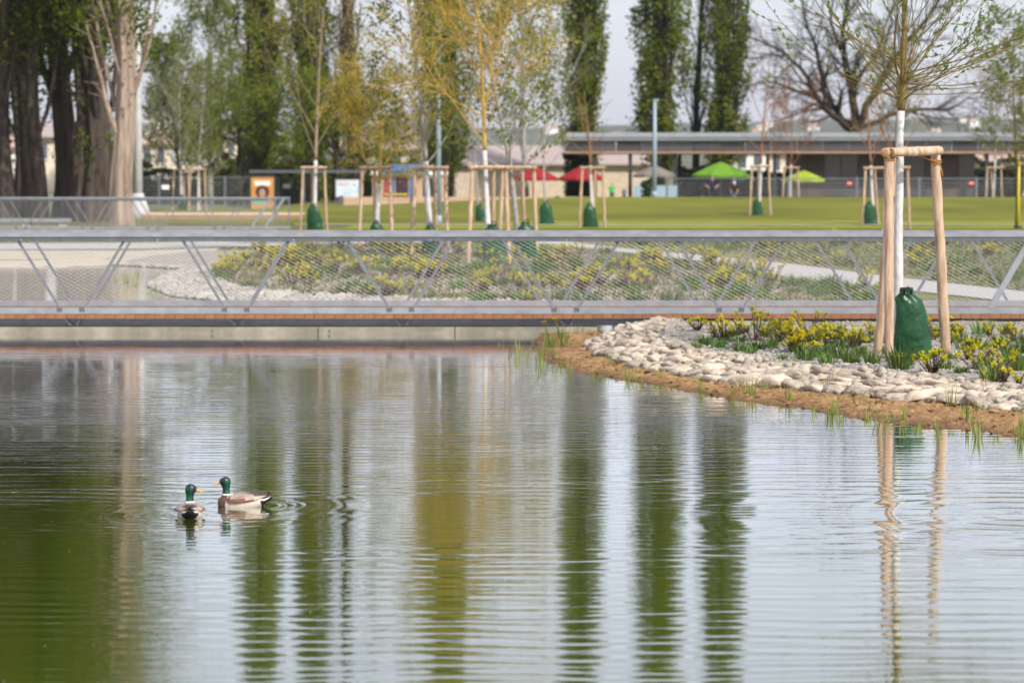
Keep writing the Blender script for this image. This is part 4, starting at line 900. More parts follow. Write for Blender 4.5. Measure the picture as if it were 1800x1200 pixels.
for (px_, py_, k, sc) in [(1243, 608, 1, 1.0), (1262, 613, 1, .8), (1330, 615, 3, 1.0), (1353, 612, 1, .9), (1414, 633, 0, .95), (1452, 627, 1, 1.0), (1455, 640, 1, .9), (1480, 628, 2, .8), (1495, 636, 0, .8), (1532, 640, 0, .8), (1582, 648, 2, .95), (1592, 640, 1, .9), (1662, 648, 1, .8), (1700, 612, 2, .9), (1722, 612, 1, 1.0), (1745, 668, 2, .85), (1758, 608, 0, .9), (1775, 625, 1, .9), (1790, 650, 0, 1.0),
                          (1320, 622, 1, .6), (1300, 602, 1, .8), (1510, 600, 0, .8), (1560, 600, 2, .7), (1470, 590, 0, .9), (1430, 600, 1, .9), (1400, 600, 1, .8), (1350, 592, 2, .7), (1612, 600, 1, .9), (1680, 590, 0, .8), (1725, 585, 2, .8), (1770, 585, 0, .8), (1735, 640, 1, .7), (1690, 655, 3, .7), (1800, 605, 0, .8), (1545, 620, 3, .8), (1285, 592, 3, 1), (1440, 585, 2, .7), (1515, 622, 1, .7), (1600, 660, 3, .6), (1650, 590, 2, .7), (1830, 665, 0, 1), (1870, 620, 0, 1)]:
    p = G(px_, py_, .2); tuft(p.x, p.y, bedz(p.x, p.y), k, sc, True)
def poly_px(pts, z): return [tuple(G(x, y, z).xy) for x, y in pts]
bedpoly = poly_px([(345, 478), (480, 436), (800, 432), (960, 434), (1100, 448), (1250, 464), (1400, 492), (1560, 508), (1600, 545), (1000, 528), (820, 524), (520, 514), (430, 506)], .14)
for k in range(46):
    u = rng.uniform(3.2, 11.9); p = lerp_rail(r_tp, u).lerp(lerp_rail(r_bridge, u), rng.random() ** 1.3 * .75 + .015)
    if math.hypot(p.x - SF.x, p.y - SF.y) < .3 or (abs(p.x - BG.x) < .3 and abs(p.y - BG.y) < .4): continue
    if k % 3 == 0: spurge(p.x, p.y, bedz(p.x, p.y), rng.choice([0, 1, 2, 4]), rng.uniform(.6, .9), True)
    else: tuft(p.x, p.y, bedz(p.x, p.y), rng.choice([0, 1, 1, 3]), rng.uniform(.45, .85), True)
def scatter(poly, n, seed):
    nr = np.random.default_rng(seed); A = np.array(poly); out = []
    while len(out) < n:
        P = nr.uniform(A.min(0), A.max(0), size=(2000, 2)); w_ = nr.random(2000) < (36 / P[:, 1]) ** 0.6
        out += [tuple(q) for q in P[inside(P, poly) & w_]]
    return out[:n]
pl = scatter(bedpoly, 330, 5)
for i, (x, y) in enumerate(pl):
    z = hz(x, y) + .012; dens = mnoise.noise(Vector((x * .45, y * .25, 7)))
    yel = dens > .02 or (x < -3 and rng.random() < .5)
    if yel and rng.random() < .66: spurge(x, y, z, rng.randrange(5), rng.uniform(.9, 1.6), False)
    else: tuft(x, y, z, rng.choice([0, 1, 1, 3, 3]), rng.uniform(1.1, 2.1), False)
for i, (x, y) in enumerate(scatter(slopepoly, 110, 9)):
    z = hz(x, y) + .012
    if y > 55 and x > 5 and rng.random() < .35: spurge(x, y, z, rng.randrange(5), rng.uniform(.9, 1.5), False)
    else: tuft(x, y, z, rng.choice([0, 1, 1, 3]), rng.uniform(1.0, 2.0), False)
# dense low cover between the plants
def cover(name, poly, n, seed, lo, hi, m, label):
    nr = np.random.default_rng(seed); rg = random.Random(seed); b = MB()
    pts = scatter(poly, n, seed); zz = Hg([p[0] for p in pts], [p[1] for p in pts])
    for (x, y), z in zip(pts, zz):
        for q in range(5):
            a = rg.uniform(0, 6.28); blade(b, (x + rg.gauss(0, .05), y + rg.gauss(0, .05), z), (math.cos(a) * .6, math.sin(a) * .6, 1), rg.uniform(lo, hi), .02, 0, .4)
    tag(b.obj(name, m), label, 'ground cover', kind='stuff')
cover('ground_cover', bedpoly, 6500, 15, .06, .17, mat('cover_leaf', (.13, .16, .04), .7, .4, .6, col2=(.22, .17, .06), transl=.25), 'low green and brown seedlings between the plants behind the footbridge')
cover('ground_cover', slopepoly, 3600, 16, .08, .2, mat('slope_leaf', (.11, .14, .035), .7, .4, .5, col2=(.18, .18, .05), transl=.25), 'low green growth covering the slope beyond the gravel path')
# reeds along the shore
def reed_mesh(seed, h, n, fl=0):
    rg = random.Random(seed); b = MB()
    for k in range(n):
        a = rg.uniform(0, 6.28); r_ = rg.random() * .05; el = rg.uniform(.02, .28)
        blade(b, (math.cos(a) * r_, math.sin(a) * r_, -.06), (math.cos(a) * el, math.sin(a) * el, 1), h * rg.uniform(.6, 1.1), .012, 0, rg.uniform(0, .3))
    for k in range(fl):
        a = rg.uniform(0, 6.28); q = Vector((math.cos(a) * .1, math.sin(a) * .1, h * rg.uniform(.6, 1.0)))
        b.tube([(0, 0, 0), q * .6 + Vector((0, 0, .02)), q], .003, 3, 0, cap=False)
        for j in range(5):
            aa = j * 1.256; e = Vector((math.cos(aa), math.sin(aa), .35)) * .026; s_ = Vector((-math.sin(aa), math.cos(aa), 0)) * .012
            b.add([q, q + e * .6 - s_, q + e, q + e * .6 + s_], [(0, 1, 2, 3)], 1)
    return b.mesh('reed', [M_reed, M_mari])
RD = [reed_mesh(400, .26, 9), reed_mesh(401, .34, 14), reed_mesh(402, .18, 6), reed_mesh(403, .30, 16, 3), reed_mesh(404, .14, 12, 2), reed_mesh(405, .10, 16)]
RN = {0: 'upright thin reed clump', 1: 'dense fanned reed clump', 2: 'short sparse reed clump', 5: 'low bushy green sprout'}
def reed_label(o, k, p):
    u = min(range(len(r_sh)), key=lambda i: (r_sh[i].xy - Vector(p[:2])).length); i = min(max(u, 0), len(r_bt) - 1)
    t_ = (Vector(p[:2]) - r_sh[i].xy).dot((r_bt[i].xy - r_sh[i].xy).normalized()) / (r_bt[i].xy - r_sh[i].xy).length
    w_ = 'standing in the water off the brown soil' if t_ < -.05 else 'at the waterline of the brown soil' if t_ < .35 else 'on the brown soil below the cobbles'
    if i <= 3: w_ += ', near the bridge abutment'
    tag(o, RN[k] + ' ' + w_, 'plant', 'reeds ' + w_)
def reed(px_, py_, k, sc=1.0, z=0.02):
    p = G(px_, py_, z); o = link('marsh_plant' if k in (3, 4) else 'reed_clump', RD[k], None, p, (0, 0, rng.uniform(0, 6.28))); o.scale = (sc,) * 3
    if k in (3, 4): tag(o, 'marsh plant with orange-yellow flowers on the brown soil shore', 'plant', 'flowering marsh plants on the shore')
    else: reed_label(o, k, p)
for a in [(968, 612, 3, 1.2), (990, 610, 3, 1.3), (985, 598, 3, 1.1), (1010, 590, 1, .8), (955, 620, 1, .9), (938, 600, 2, 1.0), (912, 622, 1, .9), (900, 612, 0, .9), (925, 632, 0, .8), (905, 632, 2, .8), (880, 605, 2, .9), (975, 630, 1, .8), (1000, 640, 2, .9), (985, 645, 0, .6), (1018, 632, 5, 1.0), (960, 600, 1, .9), (1035, 600, 5, 1.0), (1020, 585, 0, .8),
          (1050, 655, 0, .6), (1075, 650, 1, .7), (1100, 645, 0, .8), (1120, 648, 1, .75), (1155, 645, 1, .9), (1195, 655, 4, 1.2), (1215, 660, 4, 1.3), (1230, 665, 1, .9), (1268, 668, 0, .9), (1275, 665, 4, 1.1), (1300, 690, 0, .7), (1322, 698, 1, .6), (1345, 690, 1, .7), (1380, 690, 0, .6), (1405, 692, 0, .7), (1455, 690, 1, 1.2), (1468, 692, 4, 1.1), (1480, 705, 5, 1.0), (1550, 742, 0, 1.2), (1583, 738, 0, 1.0), (1605, 728, 2, .8), (1672, 720, 1, 1.0), (1700, 740, 0, 1.3), (1735, 712, 3, .9), (1742, 706, 4, 1.0), (1795, 765, 0, 1.4), (1780, 735, 5, 1.2), (1525, 735, 2, .9), (1650, 750, 2, .9), (1620, 745, 5, .8), (1430, 722, 2, .8), (1370, 712, 2, .8), (1250, 690, 2, .7), (1170, 670, 5, .8), (1130, 668, 2, .7), (1085, 660, 5, .7), (1560, 705, 5, .9), (1690, 725, 5, .9)]:
    reed(*a)
for k in range(78):
    u = rng.uniform(.2, 11.9); t_ = rng.choice([rng.uniform(-.35, .1), rng.uniform(0, .9)]); p = lerp_rail(r_sh, u).lerp(lerp_rail(r_bt, u), t_)
    kk = rng.choice([0, 2, 2, 5, 5, 5, 1]); o = link('reed_clump', RD[kk], None, (p.x, p.y, max(p.z, 0) + .01), (0, 0, rng.uniform(0, 6.28))); o.scale = (rng.uniform(.5, 1.0),) * 3
    reed_label(o, kk, p)
# dark clods on the soil
b = MB(); cl = []
for k in range(240):
    u = rng.uniform(0, 12.3); t = rng.random(); p = lerp_rail(r_sh, u).lerp(lerp_rail(r_bt, u), t); cl.append((p.x, p.y, p.z + .012 + .02 * fbm(p.x * 5, p.y * 5, 1)))
tag(pebbles('soil_clods', cl, .008, .035, 14, mat('dark_clod', (.16, .085, .04), .95, .5, 6, bump=.01)), 'dark crumbs of soil and roots along the brown shore', 'soil')
# grass and reeds at the far pond
for a in [(222, 500, 1, 1.6), (238, 505, 1, 1.6), (245, 490, 0, 1.5), (275, 515, 0, 1.5), (262, 520, 2, 1.5), (205, 498, 0, 1.4)]:
    p = G(a[0], a[1], .0); o = link('reed_clump', RD[a[2]], None, p); o.scale = (a[3],) * 3
    tag(o, 'yellowing reeds standing in the far pond seen through the railing', 'plant', 'reeds in the far pond')


# floating specks
rg = random.Random(77); V = []
for k in range(420):
    d_ = 11 + 20 * rg.random() ** 1.6; x = rg.uniform(-.21, .2) * d_
    if k % 3 == 0: x = rg.gauss(-.09, .05) * d_
    if x > .6 + (36 - d_) * .18: continue
    r_ = rg.uniform(.003, .009); a = rg.uniform(0, 3.14); c_, s__ = math.cos(a) * r_, math.sin(a) * r_
    V.append([(x + c_, d_ + s__, .0035), (x - s__ * .6, d_ + c_ * .6, .0035), (x - c_, d_ - s__, .0035), (x + s__ * .6, d_ - c_ * .6, .0035)])
tag(link('floating_specks', quadmesh('floating_specks', np.array(V), mat('catkin_fluff', (.55, .52, .40), .9, .2))), 'pale catkin fluff and pollen specks floating on the pond', 'fluff', kind='stuff')

# ------------------------------------------------------------------ ducks
def ellip_ring(cx, cz, hh, hw, n=20, sq=1.0):
    return [Vector((cx, math.cos(2 * math.pi * j / n) * hw, cz + math.sin(2 * math.pi * j / n) * hh)) for j in range(n)]
M_dk = dict(head=mat('mallard_head', (.003, .055, .032), .25, .5, 22, col2=(.004, .115, .052), spec=.9, metal=.45), crown=mat('mallard_crown', (.006, .012, .022), .3, .3, 20, spec=.6), ring=mat('mallard_collar', (.78, .76, .72), .7, .05),
            breast=mat('mallard_breast', (.10, .045, .036), .7, .25, 40), flank=mat('mallard_flank', (.42, .37, .32), .75, .18, 130, bump=.0015, bscale=160), back=mat('mallard_back', (.23, .17, .13), .65, .35, 35, col2=(.42, .35, .29), stretch=(.4, 1, 1)), black=mat('mallard_rump', (.008, .008, .009), .6, .1), white=mat('mallard_white', (.78, .77, .73), .7, .05),
            bill=mat('mallard_bill', (.62, .32, .015), .45, .15, 30), wingdk=mat('mallard_wing', (.085, .06, .05), .6, .3, 50), buff=mat('buff_edge', (.48, .42, .24), .7, .1), eye=mat('duck_eye', (.01, .006, .004), .1))
def duck(label, loc, yaw, head_yaw, seed):
    t = thing('mallard_duck', label, 'duck', loc, yaw)
    b = MB()
    secs = [(-.212, .052, .005, .010), (-.19, .050, .014, .020), (-.165, .043, .026, .036), (-.125, .030, .045, .060), (-.06, .018, .064, .080), (.02, .014, .075, .088), (.08, .014, .072, .082), (.125, .017, .060, .066), (.155, .022, .044, .046), (.172, .026, .020, .020)]
    b.loft([ellip_ring(*s_) for s_ in secs])
    # neck and head
    hy = Matrix.Translation((.113, 0, 0)) @ Matrix.Rotation(head_yaw, 4, 'Z') @ Matrix.Translation((-.113, 0, 0))
    nk = [(.095, .03, .048, .045), (.108, .065, .042, .038), (.112, .088, .030, .028), (.112, .115, .026, .0245), (.113, .140, .029, .027), (.118, .158, .038, .032), (.121, .176, .0425, .0345), (.120, .192, .037, .031), (.117, .204, .024, .021), (.116, .210, .006, .006)]
    rings = [[hy @ Vector((x + math.cos(2 * math.pi * j / 20) * rx, math.sin(2 * math.pi * j / 20) * ry, z)) for j in range(20)] for (x, z, rx, ry) in nk]
    b.loft(rings)
    me0 = b.mesh('duck_tmp', []); o = link('tmp', me0); md = o.modifiers.new('r', 'REMESH'); md.mode = 'VOXEL'; md.voxel_size = .0042
    sm_ = o.modifiers.new('s', 'SMOOTH'); sm_.iterations = 5; sm_.factor = .5
    dg = bpy.context.evaluated_depsgraph_get(); me = bpy.data.meshes.new_from_object(o.evaluated_get(dg)); bpy.data.objects.remove(o)
    me.name = 'body'; me.materials.clear(); order = ['flank', 'head', 'crown', 'ring', 'breast', 'back', 'black', 'white']
    for k in order: me.materials.append(M_dk[k])
    hi = hy.inverted(); idx = []
    for pol in me.polygons:
        c_ = pol.center; h_ = hi @ c_; mI = 0; x, y, z = c_
        if z > .0915 and (h_.xy - Vector((.115, 0))).length < .07: mI = 2 if (h_.z > .172 + .035 * (.13 - h_.x) / .05 and h_.x > .095) or h_.x > .122 else 1
        elif z > .083 and x > .06 and (c_.xy - Vector((.112, 0))).length < .05: mI = 3
        elif x > .120 - .3 * max(0, z - .02): mI = 4
        elif x < -.128 - .25 * max(0, .03 - z): mI = 6
        elif z > .068 and x < .1: mI = 5
        idx.append(mI)
    me.polygons.foreach_set('material_index', idx); me.polygons.foreach_set('use_smooth', [True] * len(idx)); link('body', me, t)
    # bill
    b = MB(); br = []
    for (x, z, hh, hw) in ((.148, .170, .0135, .0125), (.162, .166, .0105, .0115), (.178, .160, .007, .0120), (.192, .155, .0055, .0130), (.200, .1525, .0045, .0115), (.2045, .152, .002, .005)):
        br.append([hy @ Vector((x, math.cos(q * .628) * hw, z + math.sin(q * .628) * hh)) for q in range(10)])
    b.loft(br); b.obj('bill', M_dk['bill'], t, smooth=True)
    for s_ in (-1, 1):
        b = MB(); c_ = hy @ Vector((.133, s_ * .0305, .181)); bm = bmesh.new(); bmesh.ops.create_icosphere(bm, subdivisions=1, radius=.0042); em = bpy.data.meshes.new('eye'); bm.to_mesh(em); bm.free(); em.materials.append(M_dk['eye']); link('eye', em, t, c_)
    # folded wings
    for s_ in (-1, 1):
        b = MB(); rg = []
        for (x, z, hh, hw, yy) in ((.108, .050, .010, .006, .062), (.085, .058, .024, .012, .069), (.04, .063, .028, .016, .074), (-.02, .066, .026, .016, .070), (-.08, .066, .021, .014, .056), (-.12, .068, .015, .010, .040), (-.15, .072, .009, .006, .024), (-.178, .077, .003, .003, .012)):
            rg.append([Vector((x, s_ * (yy + math.cos(q * .5236) * hw - math.sin(q * .5236) * hh * 1.0), z + math.sin(q * .5236) * hh)) for q in range(12)])
        b.loft(rg); me = b.mesh('wing', [M_dk['back'], M_dk['wingdk'], mat('mallard_chestnut', (.15, .06, .035), .65, .25, 40)], True)
        me.polygons.foreach_set('material_index', [1 if p_.center.x < -.10 and p_.center.z > .078 else (2 if p_.center.z < .060 + .2 * max(0, p_.center.x - .03) and p_.center.x > -.06 else 0) for p_ in me.polygons])
        w_ = link('wing', me, t)
        b = MB()
        for k in range(4):
            a0 = Vector((-.05 - k * .012, s_ * .024, .084 - k * .001)); a1 = Vector((-.145 - k * .012, s_ * (.008 + .003 * k), .100 - k * .005)); b.bar(a0, a1, .014, .004)
        b.obj('primaries', M_dk['wingdk'], w_)
        b = MB(); b.tube([(-.115, s_ * .052, .050), (-.150, s_ * .040, .046), (-.195, s_ * .022, .062)], [.004, .0065, .003], 6); b.obj('tail_stripe', M_dk['white'], t, smooth=True)
        b = MB(); b.tube([(-.100, s_ * .006, .092), (-.125, s_ * .034, .070), (-.140, s_ * .052, .040)], [.003, .005, .003], 5); b.obj('feather_edge', M_dk['buff'], w_, smooth=True)
    b = MB()
    for k in range(5):
        y_ = (k - 2) * .009; b.bar((-.175, y_, .056), (-.222 + abs(k - 2) * .006, y_ * 1.8, .066), .011, .003)
    b.obj('tail_feathers', [M_dk['wingdk']], t)
    b = MB(); b.tube([(-.16, 0, .07), (-.185, 0, .082), (-.192, 0, .094), (-.182, 0, .098), (-.176, 0, .092)], [.008, .007, .005, .004, .002], 6); b.obj('curled_feather', M_dk['black'], t, smooth=True)
    return t
duck('drake mallard seen from behind with its head turned to the right', G(334, 907, 0), R(97), R(-82), 1)
duck('drake mallard swimming side-on with white flank and raised dark wing tips', G(426, 889, 0), R(186), R(-4), 2)

# ------------------------------------------------------------------ background: structures round the terrace
M_roofsteel = mat('pavilion_fascia', (.30, .32, .35), .5, .08, 2, metal=.2)
M_glassdk = mat('dark_glazing', (.075, .068, .075), .15, .4, .35, spec=.6)
M_darkpanel = mat('dark_brown_panel', (.085, .062, .058), .5, .4, .6)
M_soffit = mat('timber_soffit', (.38, .22, .13), .7, .15, 3)
M_col = mat('dark_column', (.035, .038, .045), .5)
M_wallst = mat('sandstone_wall', (.58, .47, .34), .9, .18, 2.2, col2=(.66, .56, .43), bump=.02)
M_stucco = mat('cream_stucco', (.66, .58, .46), .9, .06, 2); M_stw = mat('white_stucco', (.75, .73, .69), .9, .05, 2)
M_tile = mat('mauve_roof', (.34, .28, .26), .85, .15, 4); M_tilered = mat('faded_tile_roof', (.42, .30, .25), .85, .15, 4)
M_win = mat('window_glass', (.10, .12, .15), .1, .1, spec=.7); M_shut = mat('grey_shutter', (.40, .41, .42), .7)
M_timber = mat('terrace_timber', (.50, .34, .23), .8, .2, 2, stretch=(.4, 1, 3), rnd=.12)
M_blue = mat('lamp_paint', (.24, .31, .37), .45, .06, spec=.5)
PV = 158.0; sp = PV / FP
def wx(px, y): return (px - 900) * y / FP
def wz(py, y): return HC + (305 - py) * y / FP
def pavilion():
    x0, x1 = wx(992, PV), wx(1990, PV); z1, z0 = wz(235, PV), wz(247, PV); zc = wz(267, PV); g = .5
    t = thing('flat_roof_pavilion', 'long flat-roofed pavilion with dark glazed band and slim columns behind the lawn', 'pavilion', (x0, PV, g))
    W_ = x1 - x0
    b = MB(); b.box(0, W_, 0, 9, z0 - g, z1 - g); rf = b.obj('roof', M_roofsteel, t)
    b = MB(); b.box(-.06, W_ + .06, -.08, -.004, z0 - g + .18, z1 - g + .05); b.obj('fascia', M_roofsteel, rf)
    n = 22; w = W_ / n
    b = MB(); b.box(.02, w - .02, 0, .06, 0, z0 - zc - .02); pm = b.mesh('glass_panel', M_glassdk)
    for k in range(n): link('glass_panel', pm, t, (k * w, .25 + (.02 if k % 3 else .05), zc - g + .01), (R(random.Random(k).uniform(-2, 2)), 0, R(random.Random(k + 50).uniform(-1.5, 1.5))))
    b = MB(); b.box(0, W_, .1, 8.9, zc - g - .10, zc - g); b.obj('soffit', M_soffit, t)
    cm = MB(); cm.box(-.11, .11, -.11, .11, -.1, zc - g - .1); cm = cm.mesh('column', M_col)
    for px_ in (1046, 1108, 1187, 1362, 1560, 1735): link('column', cm, t, (wx(px_, PV) - x0, .5, 0))
    for px_ in (1205, 1420, 1650): link('column', cm, t, (wx(px_, PV) - x0, 6.0, 0))
    xa, xb = wx(1395, PV) - x0, wx(1722, PV) - x0; n = 11; w = (xb - xa) / n
    for k in range(n):
        b = MB(); b.box(xa + k * w + .02, xa + (k + 1) * w - .02, 2.0, 2.1, 0, zc - g - .11); b.obj('wall_panel', M_darkpanel if k % 4 in (0, 1) else M_glassdk, t)
    b = MB(); b.box(xa, xb, 1.97, 2.0, .95, 1.02); b.box(xa, xb, 2.12, 5, 0, zc - g - .12); b.obj('inner_wall', M_darkpanel, t)
pavilion()
def house(label, px0, px1, y, py_eave, py_ridge, depth, wallm, roofm, wins=0, floors=1, name='house', hip=.15, zb=0.2, py_win=None):
    x0, x1 = wx(px0, y), wx(px1, y); ze, zr = wz(py_eave, y), wz(py_ridge, y)
    t = thing(name, label, 'building', ((x0 + x1) / 2, y, zb)); W2 = (x1 - x0) / 2
    b = MB(); b.box(-W2, W2, 0, depth, -.3, ze - zb); b.obj('wall', wallm, t)
    if zr > ze + .05:
        o = .45; b = MB(); h0, h1 = ze - zb + .003, zr - zb
        v = [(-W2 - o, -o, h0), (W2 + o, -o, h0), (W2 + o, depth + o, h0), (-W2 - o, depth + o, h0), (-W2 + W2 * hip, depth / 2, h1), (W2 - W2 * hip, depth / 2, h1)]
        v2 = [(p[0], p[1], p[2] - .14) for p in v[:4]]
        b.add(v + v2, [(0, 1, 5, 4), (2, 3, 4, 5), (1, 2, 5), (3, 0, 4), (6, 7, 1, 0), (7, 8, 2, 1), (8, 9, 3, 2), (9, 6, 0, 3), (9, 8, 7, 6)]); rf = b.obj('roof', roofm, t)
        b = MB(); b.box(W2 * .3, W2 * .3 + .6, depth * .35, depth * .35 + .6, h0 + (h1 - h0) * .55, h1 + .7); b.obj('chimney', M_tilered, rf)
    else:
        b = MB(); b.box(-W2 - .2, W2 + .2, -.2, depth + .2, ze - zb + .003, ze - zb + .25); b.obj('roof', roofm, t)
    fh = (ze - zb) / max(1, floors)
    for f in range(floors):
        for k in range(wins):
            xc = -W2 + (k + .5) * 2 * W2 / wins; zc = fh * f + fh * .55; ww = min(.65, W2 / wins * .5)
            b = MB(); b.box(xc - ww, xc + ww, -.05, -.004, zc - .65, zc + .65); w_ = b.obj('window', M_shut if (k + f) % 3 == 0 else M_win, t)
            b = MB(); b.box(xc - ww - .1, xc + ww + .1, -.10, -.054, zc - .75, zc - .66); b.obj('sill', M_stw, w_)
    return t
house('long low sandstone building with mauve roof behind the red parasols', 792, 1168, 196, 288, 255, 9, M_wallst, M_tile, 0, 1)
house('white gabled house seen under the pavilion roof right of the green parasol', 1290, 1345, 215, 262, 240, 8, M_stw, M_tile, 2, 2)
house('cream house seen under the pavilion roof beside the dark glazing', 1352, 1400, 218, 268, 250, 8, M_stucco, M_tilered, 2, 2)
house('low cream building with pinkish roof at the right end behind the fence', 1715, 1960, 190, 290, 268, 9, M_stucco, M_tilered, 5, 1)
house('cream house with grey shutters behind the dark hedge', 248, 345, 225, 252, 228, 10, M_stucco, M_tilered, 4, 2)
house('wide cream apartment block behind the airy trees', 335, 480, 240, 240, 222, 11, M_stucco, M_tile, 7, 2)
house('cream house glimpsed between the dark poplar trunks', 60, 128, 205, 240, 216, 9, M_stucco, M_tile, 2, 2)
house('white block glimpsed between the leftmost poplar trunks', -60, 58, 210, 258, 236, 9, M_stw, M_tilered, 4, 2)
house('pale house with low roof behind the golden willows', 590, 775, 205, 262, 240, 9, M_stucco, M_tile, 6, 2)
house('white apartment block far behind the concrete mast', 258, 330, 420, 205, 190, 14, M_stw, M_tile, 6, 4)
# hedges and shrubs: leafy bodies
def hedge(label, px0, px1, y, ztop, depth, seed, leafm, name='hedge', n=9000, zb=0.15, ls=.16, lump=.25):
    x0, x1 = wx(px0, y), wx(px1, y); rg = random.Random(seed); nr = np.random.default_rng(seed)
    t = thing(name, label, 'hedge' if name == 'hedge' else 'shrub', ((x0 + x1) / 2, y, zb)); W2 = (x1 - x0) / 2; H_ = ztop - zb
    u = nr.uniform(-1, 1, n); v = nr.uniform(0, 1, n); fr = nr.random(n)
    lumpf = np.array([mnoise.noise(Vector((a * W2 * .6, seed, 0))) for a in u]) * lump
    top = H_ * (1 + lumpf)
    P = np.stack([u * W2, np.where(fr < .6, nr.normal(0, .06, n) + .1 * np.sin(u * 20), v * depth), np.where(fr < .6, nr.random(n) * top, top + nr.normal(0, .06, n))], 1)
    b = MB(); b.box(-W2 + .15, W2 - .15, .18, depth - .1, -.2, H_ * .78); b.obj('stems', M_bark_dark, t)
    link('foliage', quadmesh('foliage', leaves(P, ls, nr, .75), leafm), t)
M_hedge = mat('hedge_leaf', (.028, .055, .014), .6, .35, 1.0, col2=(.05, .08, .02), transl=.2)
hedge('long dark evergreen hedge behind the mesh fence left of the display case', 236, 545, 178, wz(303, 178), 1.4, 1, M_hedge, n=14000)
hedge('clipped green hedge right of the green parasol', 1292, 1400, 160.5, wz(307, 160), 1.2, 2, M_hedge, n=6000, zb=.5)
hedge('loose olive shrubs beneath the green parasol', 1190, 1288, 168, wz(296, 168), 1.8, 3, mat('olive_leaf', (.085, .085, .03), .7, .4, 1, transl=.25), 'shrub', 6000, .5, .16, .5)
hedge('dark green shrub between the two red parasols', 992, 1036, 166, wz(280, 166), 1.6, 4, M_hedge, 'shrub', 4000, .5, .16, .5)
hedge('potted dark bush under the grey parasol', 1128, 1146, 154, wz(321, 154), .8, 5, M_hedge, 'shrub', 900, .5, .14, .5)
hedge('dark climbing shrubs on the wall right of the fence sign', 1640, 1800, 170, wz(282, 170), 1.6, 6, M_hedge, 'shrub', 6000, .5, .16, .6)
hedge('tall shrubs along the foot of the poplars beyond the hedge', 380, 560, 183, wz(268, 183), 2, 7, M_lf_pop, 'shrub', 9000, .2, .2, .6)
hedge('green bushes beyond the dark poplar trunks', 150, 262, 185, wz(285, 185), 2, 8, M_lf_old, 'shrub', 6000, .2, .2, .7)
hedge('dense shrubs behind the kiosk with the blue awning', 560, 800, 190, wz(285, 190), 2, 9, M_lf_pop, 'shrub', 9000, .2, .2, .6)
# timber terrace edge
def terrace():
    y = 145.6; t = thing('timber_terrace_wall', 'low pale timber wall in sections along the far edge of the lawn', 'wall', (wx(600, y), y, .35))
    x = wx(600, y); k = 0
    while x < wx(1420, y):
        L = 2.05; f = (x - wx(600, y)) / (wx(1420, y) - wx(600, y)); z1 = wz(345.5, y); h = (z1 - .35) / 3
        for q in range(3):
            b = MB(); b.box(0, L - .012, 0, .12, 0, h - .015); b.obj('board', M_timber, t, (x - wx(600, y), .012 * q, q * h))
        if k % 2 == 0:
            b = MB(); b.box(-.14, .14, -.05, -.004, .25, z1 - .35 + .04); b.obj('joint_cover', M_galv_dk, t, (x - wx(600, y), 0, 0))
        x += L; k += 1
terrace()
def platform():
    y = 119.0; x0, x1 = wx(250, y), wx(530, y); z1 = wz(375, y)
    t = thing('timber_platform', 'low timber platform on the grass beyond the farther footbridge', 'platform', (x0, y, hz(x0, y)))
    z = z1 - hz(x0, y)
    for k in range(8):
        b = MB(); b.box(0, x1 - x0, k * .3 + .01, k * .3 + .29, z - .06, z); b.obj('board', mat('pale_platform', (.58, .47, .36), .8, .12, 2), t)
    b = MB(); b.box(.0, x1 - x0, -.05, .006, z - .28, z - .062); b.obj('edge_board', mat('brown_board', (.33, .19, .11), .8, .2, 3), t)
    b = MB(); b.box(.3, x1 - x0 - .3, .15, 2.2, -.1, z - .29); b.obj('plinth', M_conc_lt, t)
platform()
def bench(px0, px1, y, py):
    x0, x1 = wx(px0, y), wx(px1, y); g = hz(x0, y); z = wz(py, y) - g
    t = thing('long_bench', 'long grey slab bench at the foot of the dark poplars', 'bench', (x0, y, g))
    b = MB(); b.box(0, x1 - x0, 0, .6, z - .14, z); b.obj('seat', M_galv_lt, t)
    for q in (.08, .5, .92):
        b = MB(); b.box((x1 - x0) * q - .15, (x1 - x0) * q + .15, .1, .5, -.1, z - .143); b.obj('leg', M_conc_lt, t)
bench(-30, 122, 101, 384)
# parasols
def parasol(label, px, y, py_top, py_edge, wpx, m, sides=8, rot=.2, g=.45):
    x = wx(px, y); R_ = wpx * y / FP / 2; zt, ze = wz(py_top, y) - g, wz(py_edge, y) - g
    t = thing('parasol', label, 'parasol', (x, y, g), rot)
    for k in range(sides):
        a0, a1 = 2 * math.pi * k / sides, 2 * math.pi * (k + 1) / sides; b = MB(); rows = []
        for q in range(6):
            f = q / 5; z = zt + (ze - zt) * (f ** 1.2); r_ = max(R_ * f, .02); rows.append([Vector((math.cos(a0 + (a1 - a0) * s_ / 4) * r_ * (1 - .05 * math.sin(math.pi * s_ / 4) * f), math.sin(a0 + (a1 - a0) * s_ / 4) * r_ * (1 - .05 * math.sin(math.pi * s_ / 4) * f), z - .04 * f * math.sin(math.pi * s_ / 4))) for s_ in range(5)])
        rows.append([v + Vector((0, 0, -.14)) for v in rows[-1]])
        V = [v for r_ in rows for v in r_]; b.add(V, [(i * 5 + j, i * 5 + j + 1, (i + 1) * 5 + j + 1, (i + 1) * 5 + j) for i in range(6) for j in range(4)]); cp = b.obj('canopy_panel', m, t, smooth=False)
        b = MB(); b.tube([(0, 0, zt - .12), (math.cos(a0) * R_ * .97, math.sin(a0) * R_ * .97, ze - .03)], .015, 4); b.obj('rib', M_galv_dk, t)
    b = MB(); b.tube([(0, 0, 0), (0, 0, zt + .08)], .035, 8); b.obj('pole', M_galv_dk, t)
    b = MB(); b.tube([(0, 0, -.02), (0, 0, .12)], .4, 12); b.obj('base', M_conc_lt, t)
def cloth(n, c): return mat(n, c, .8, .1, 1.5, transl=.35)
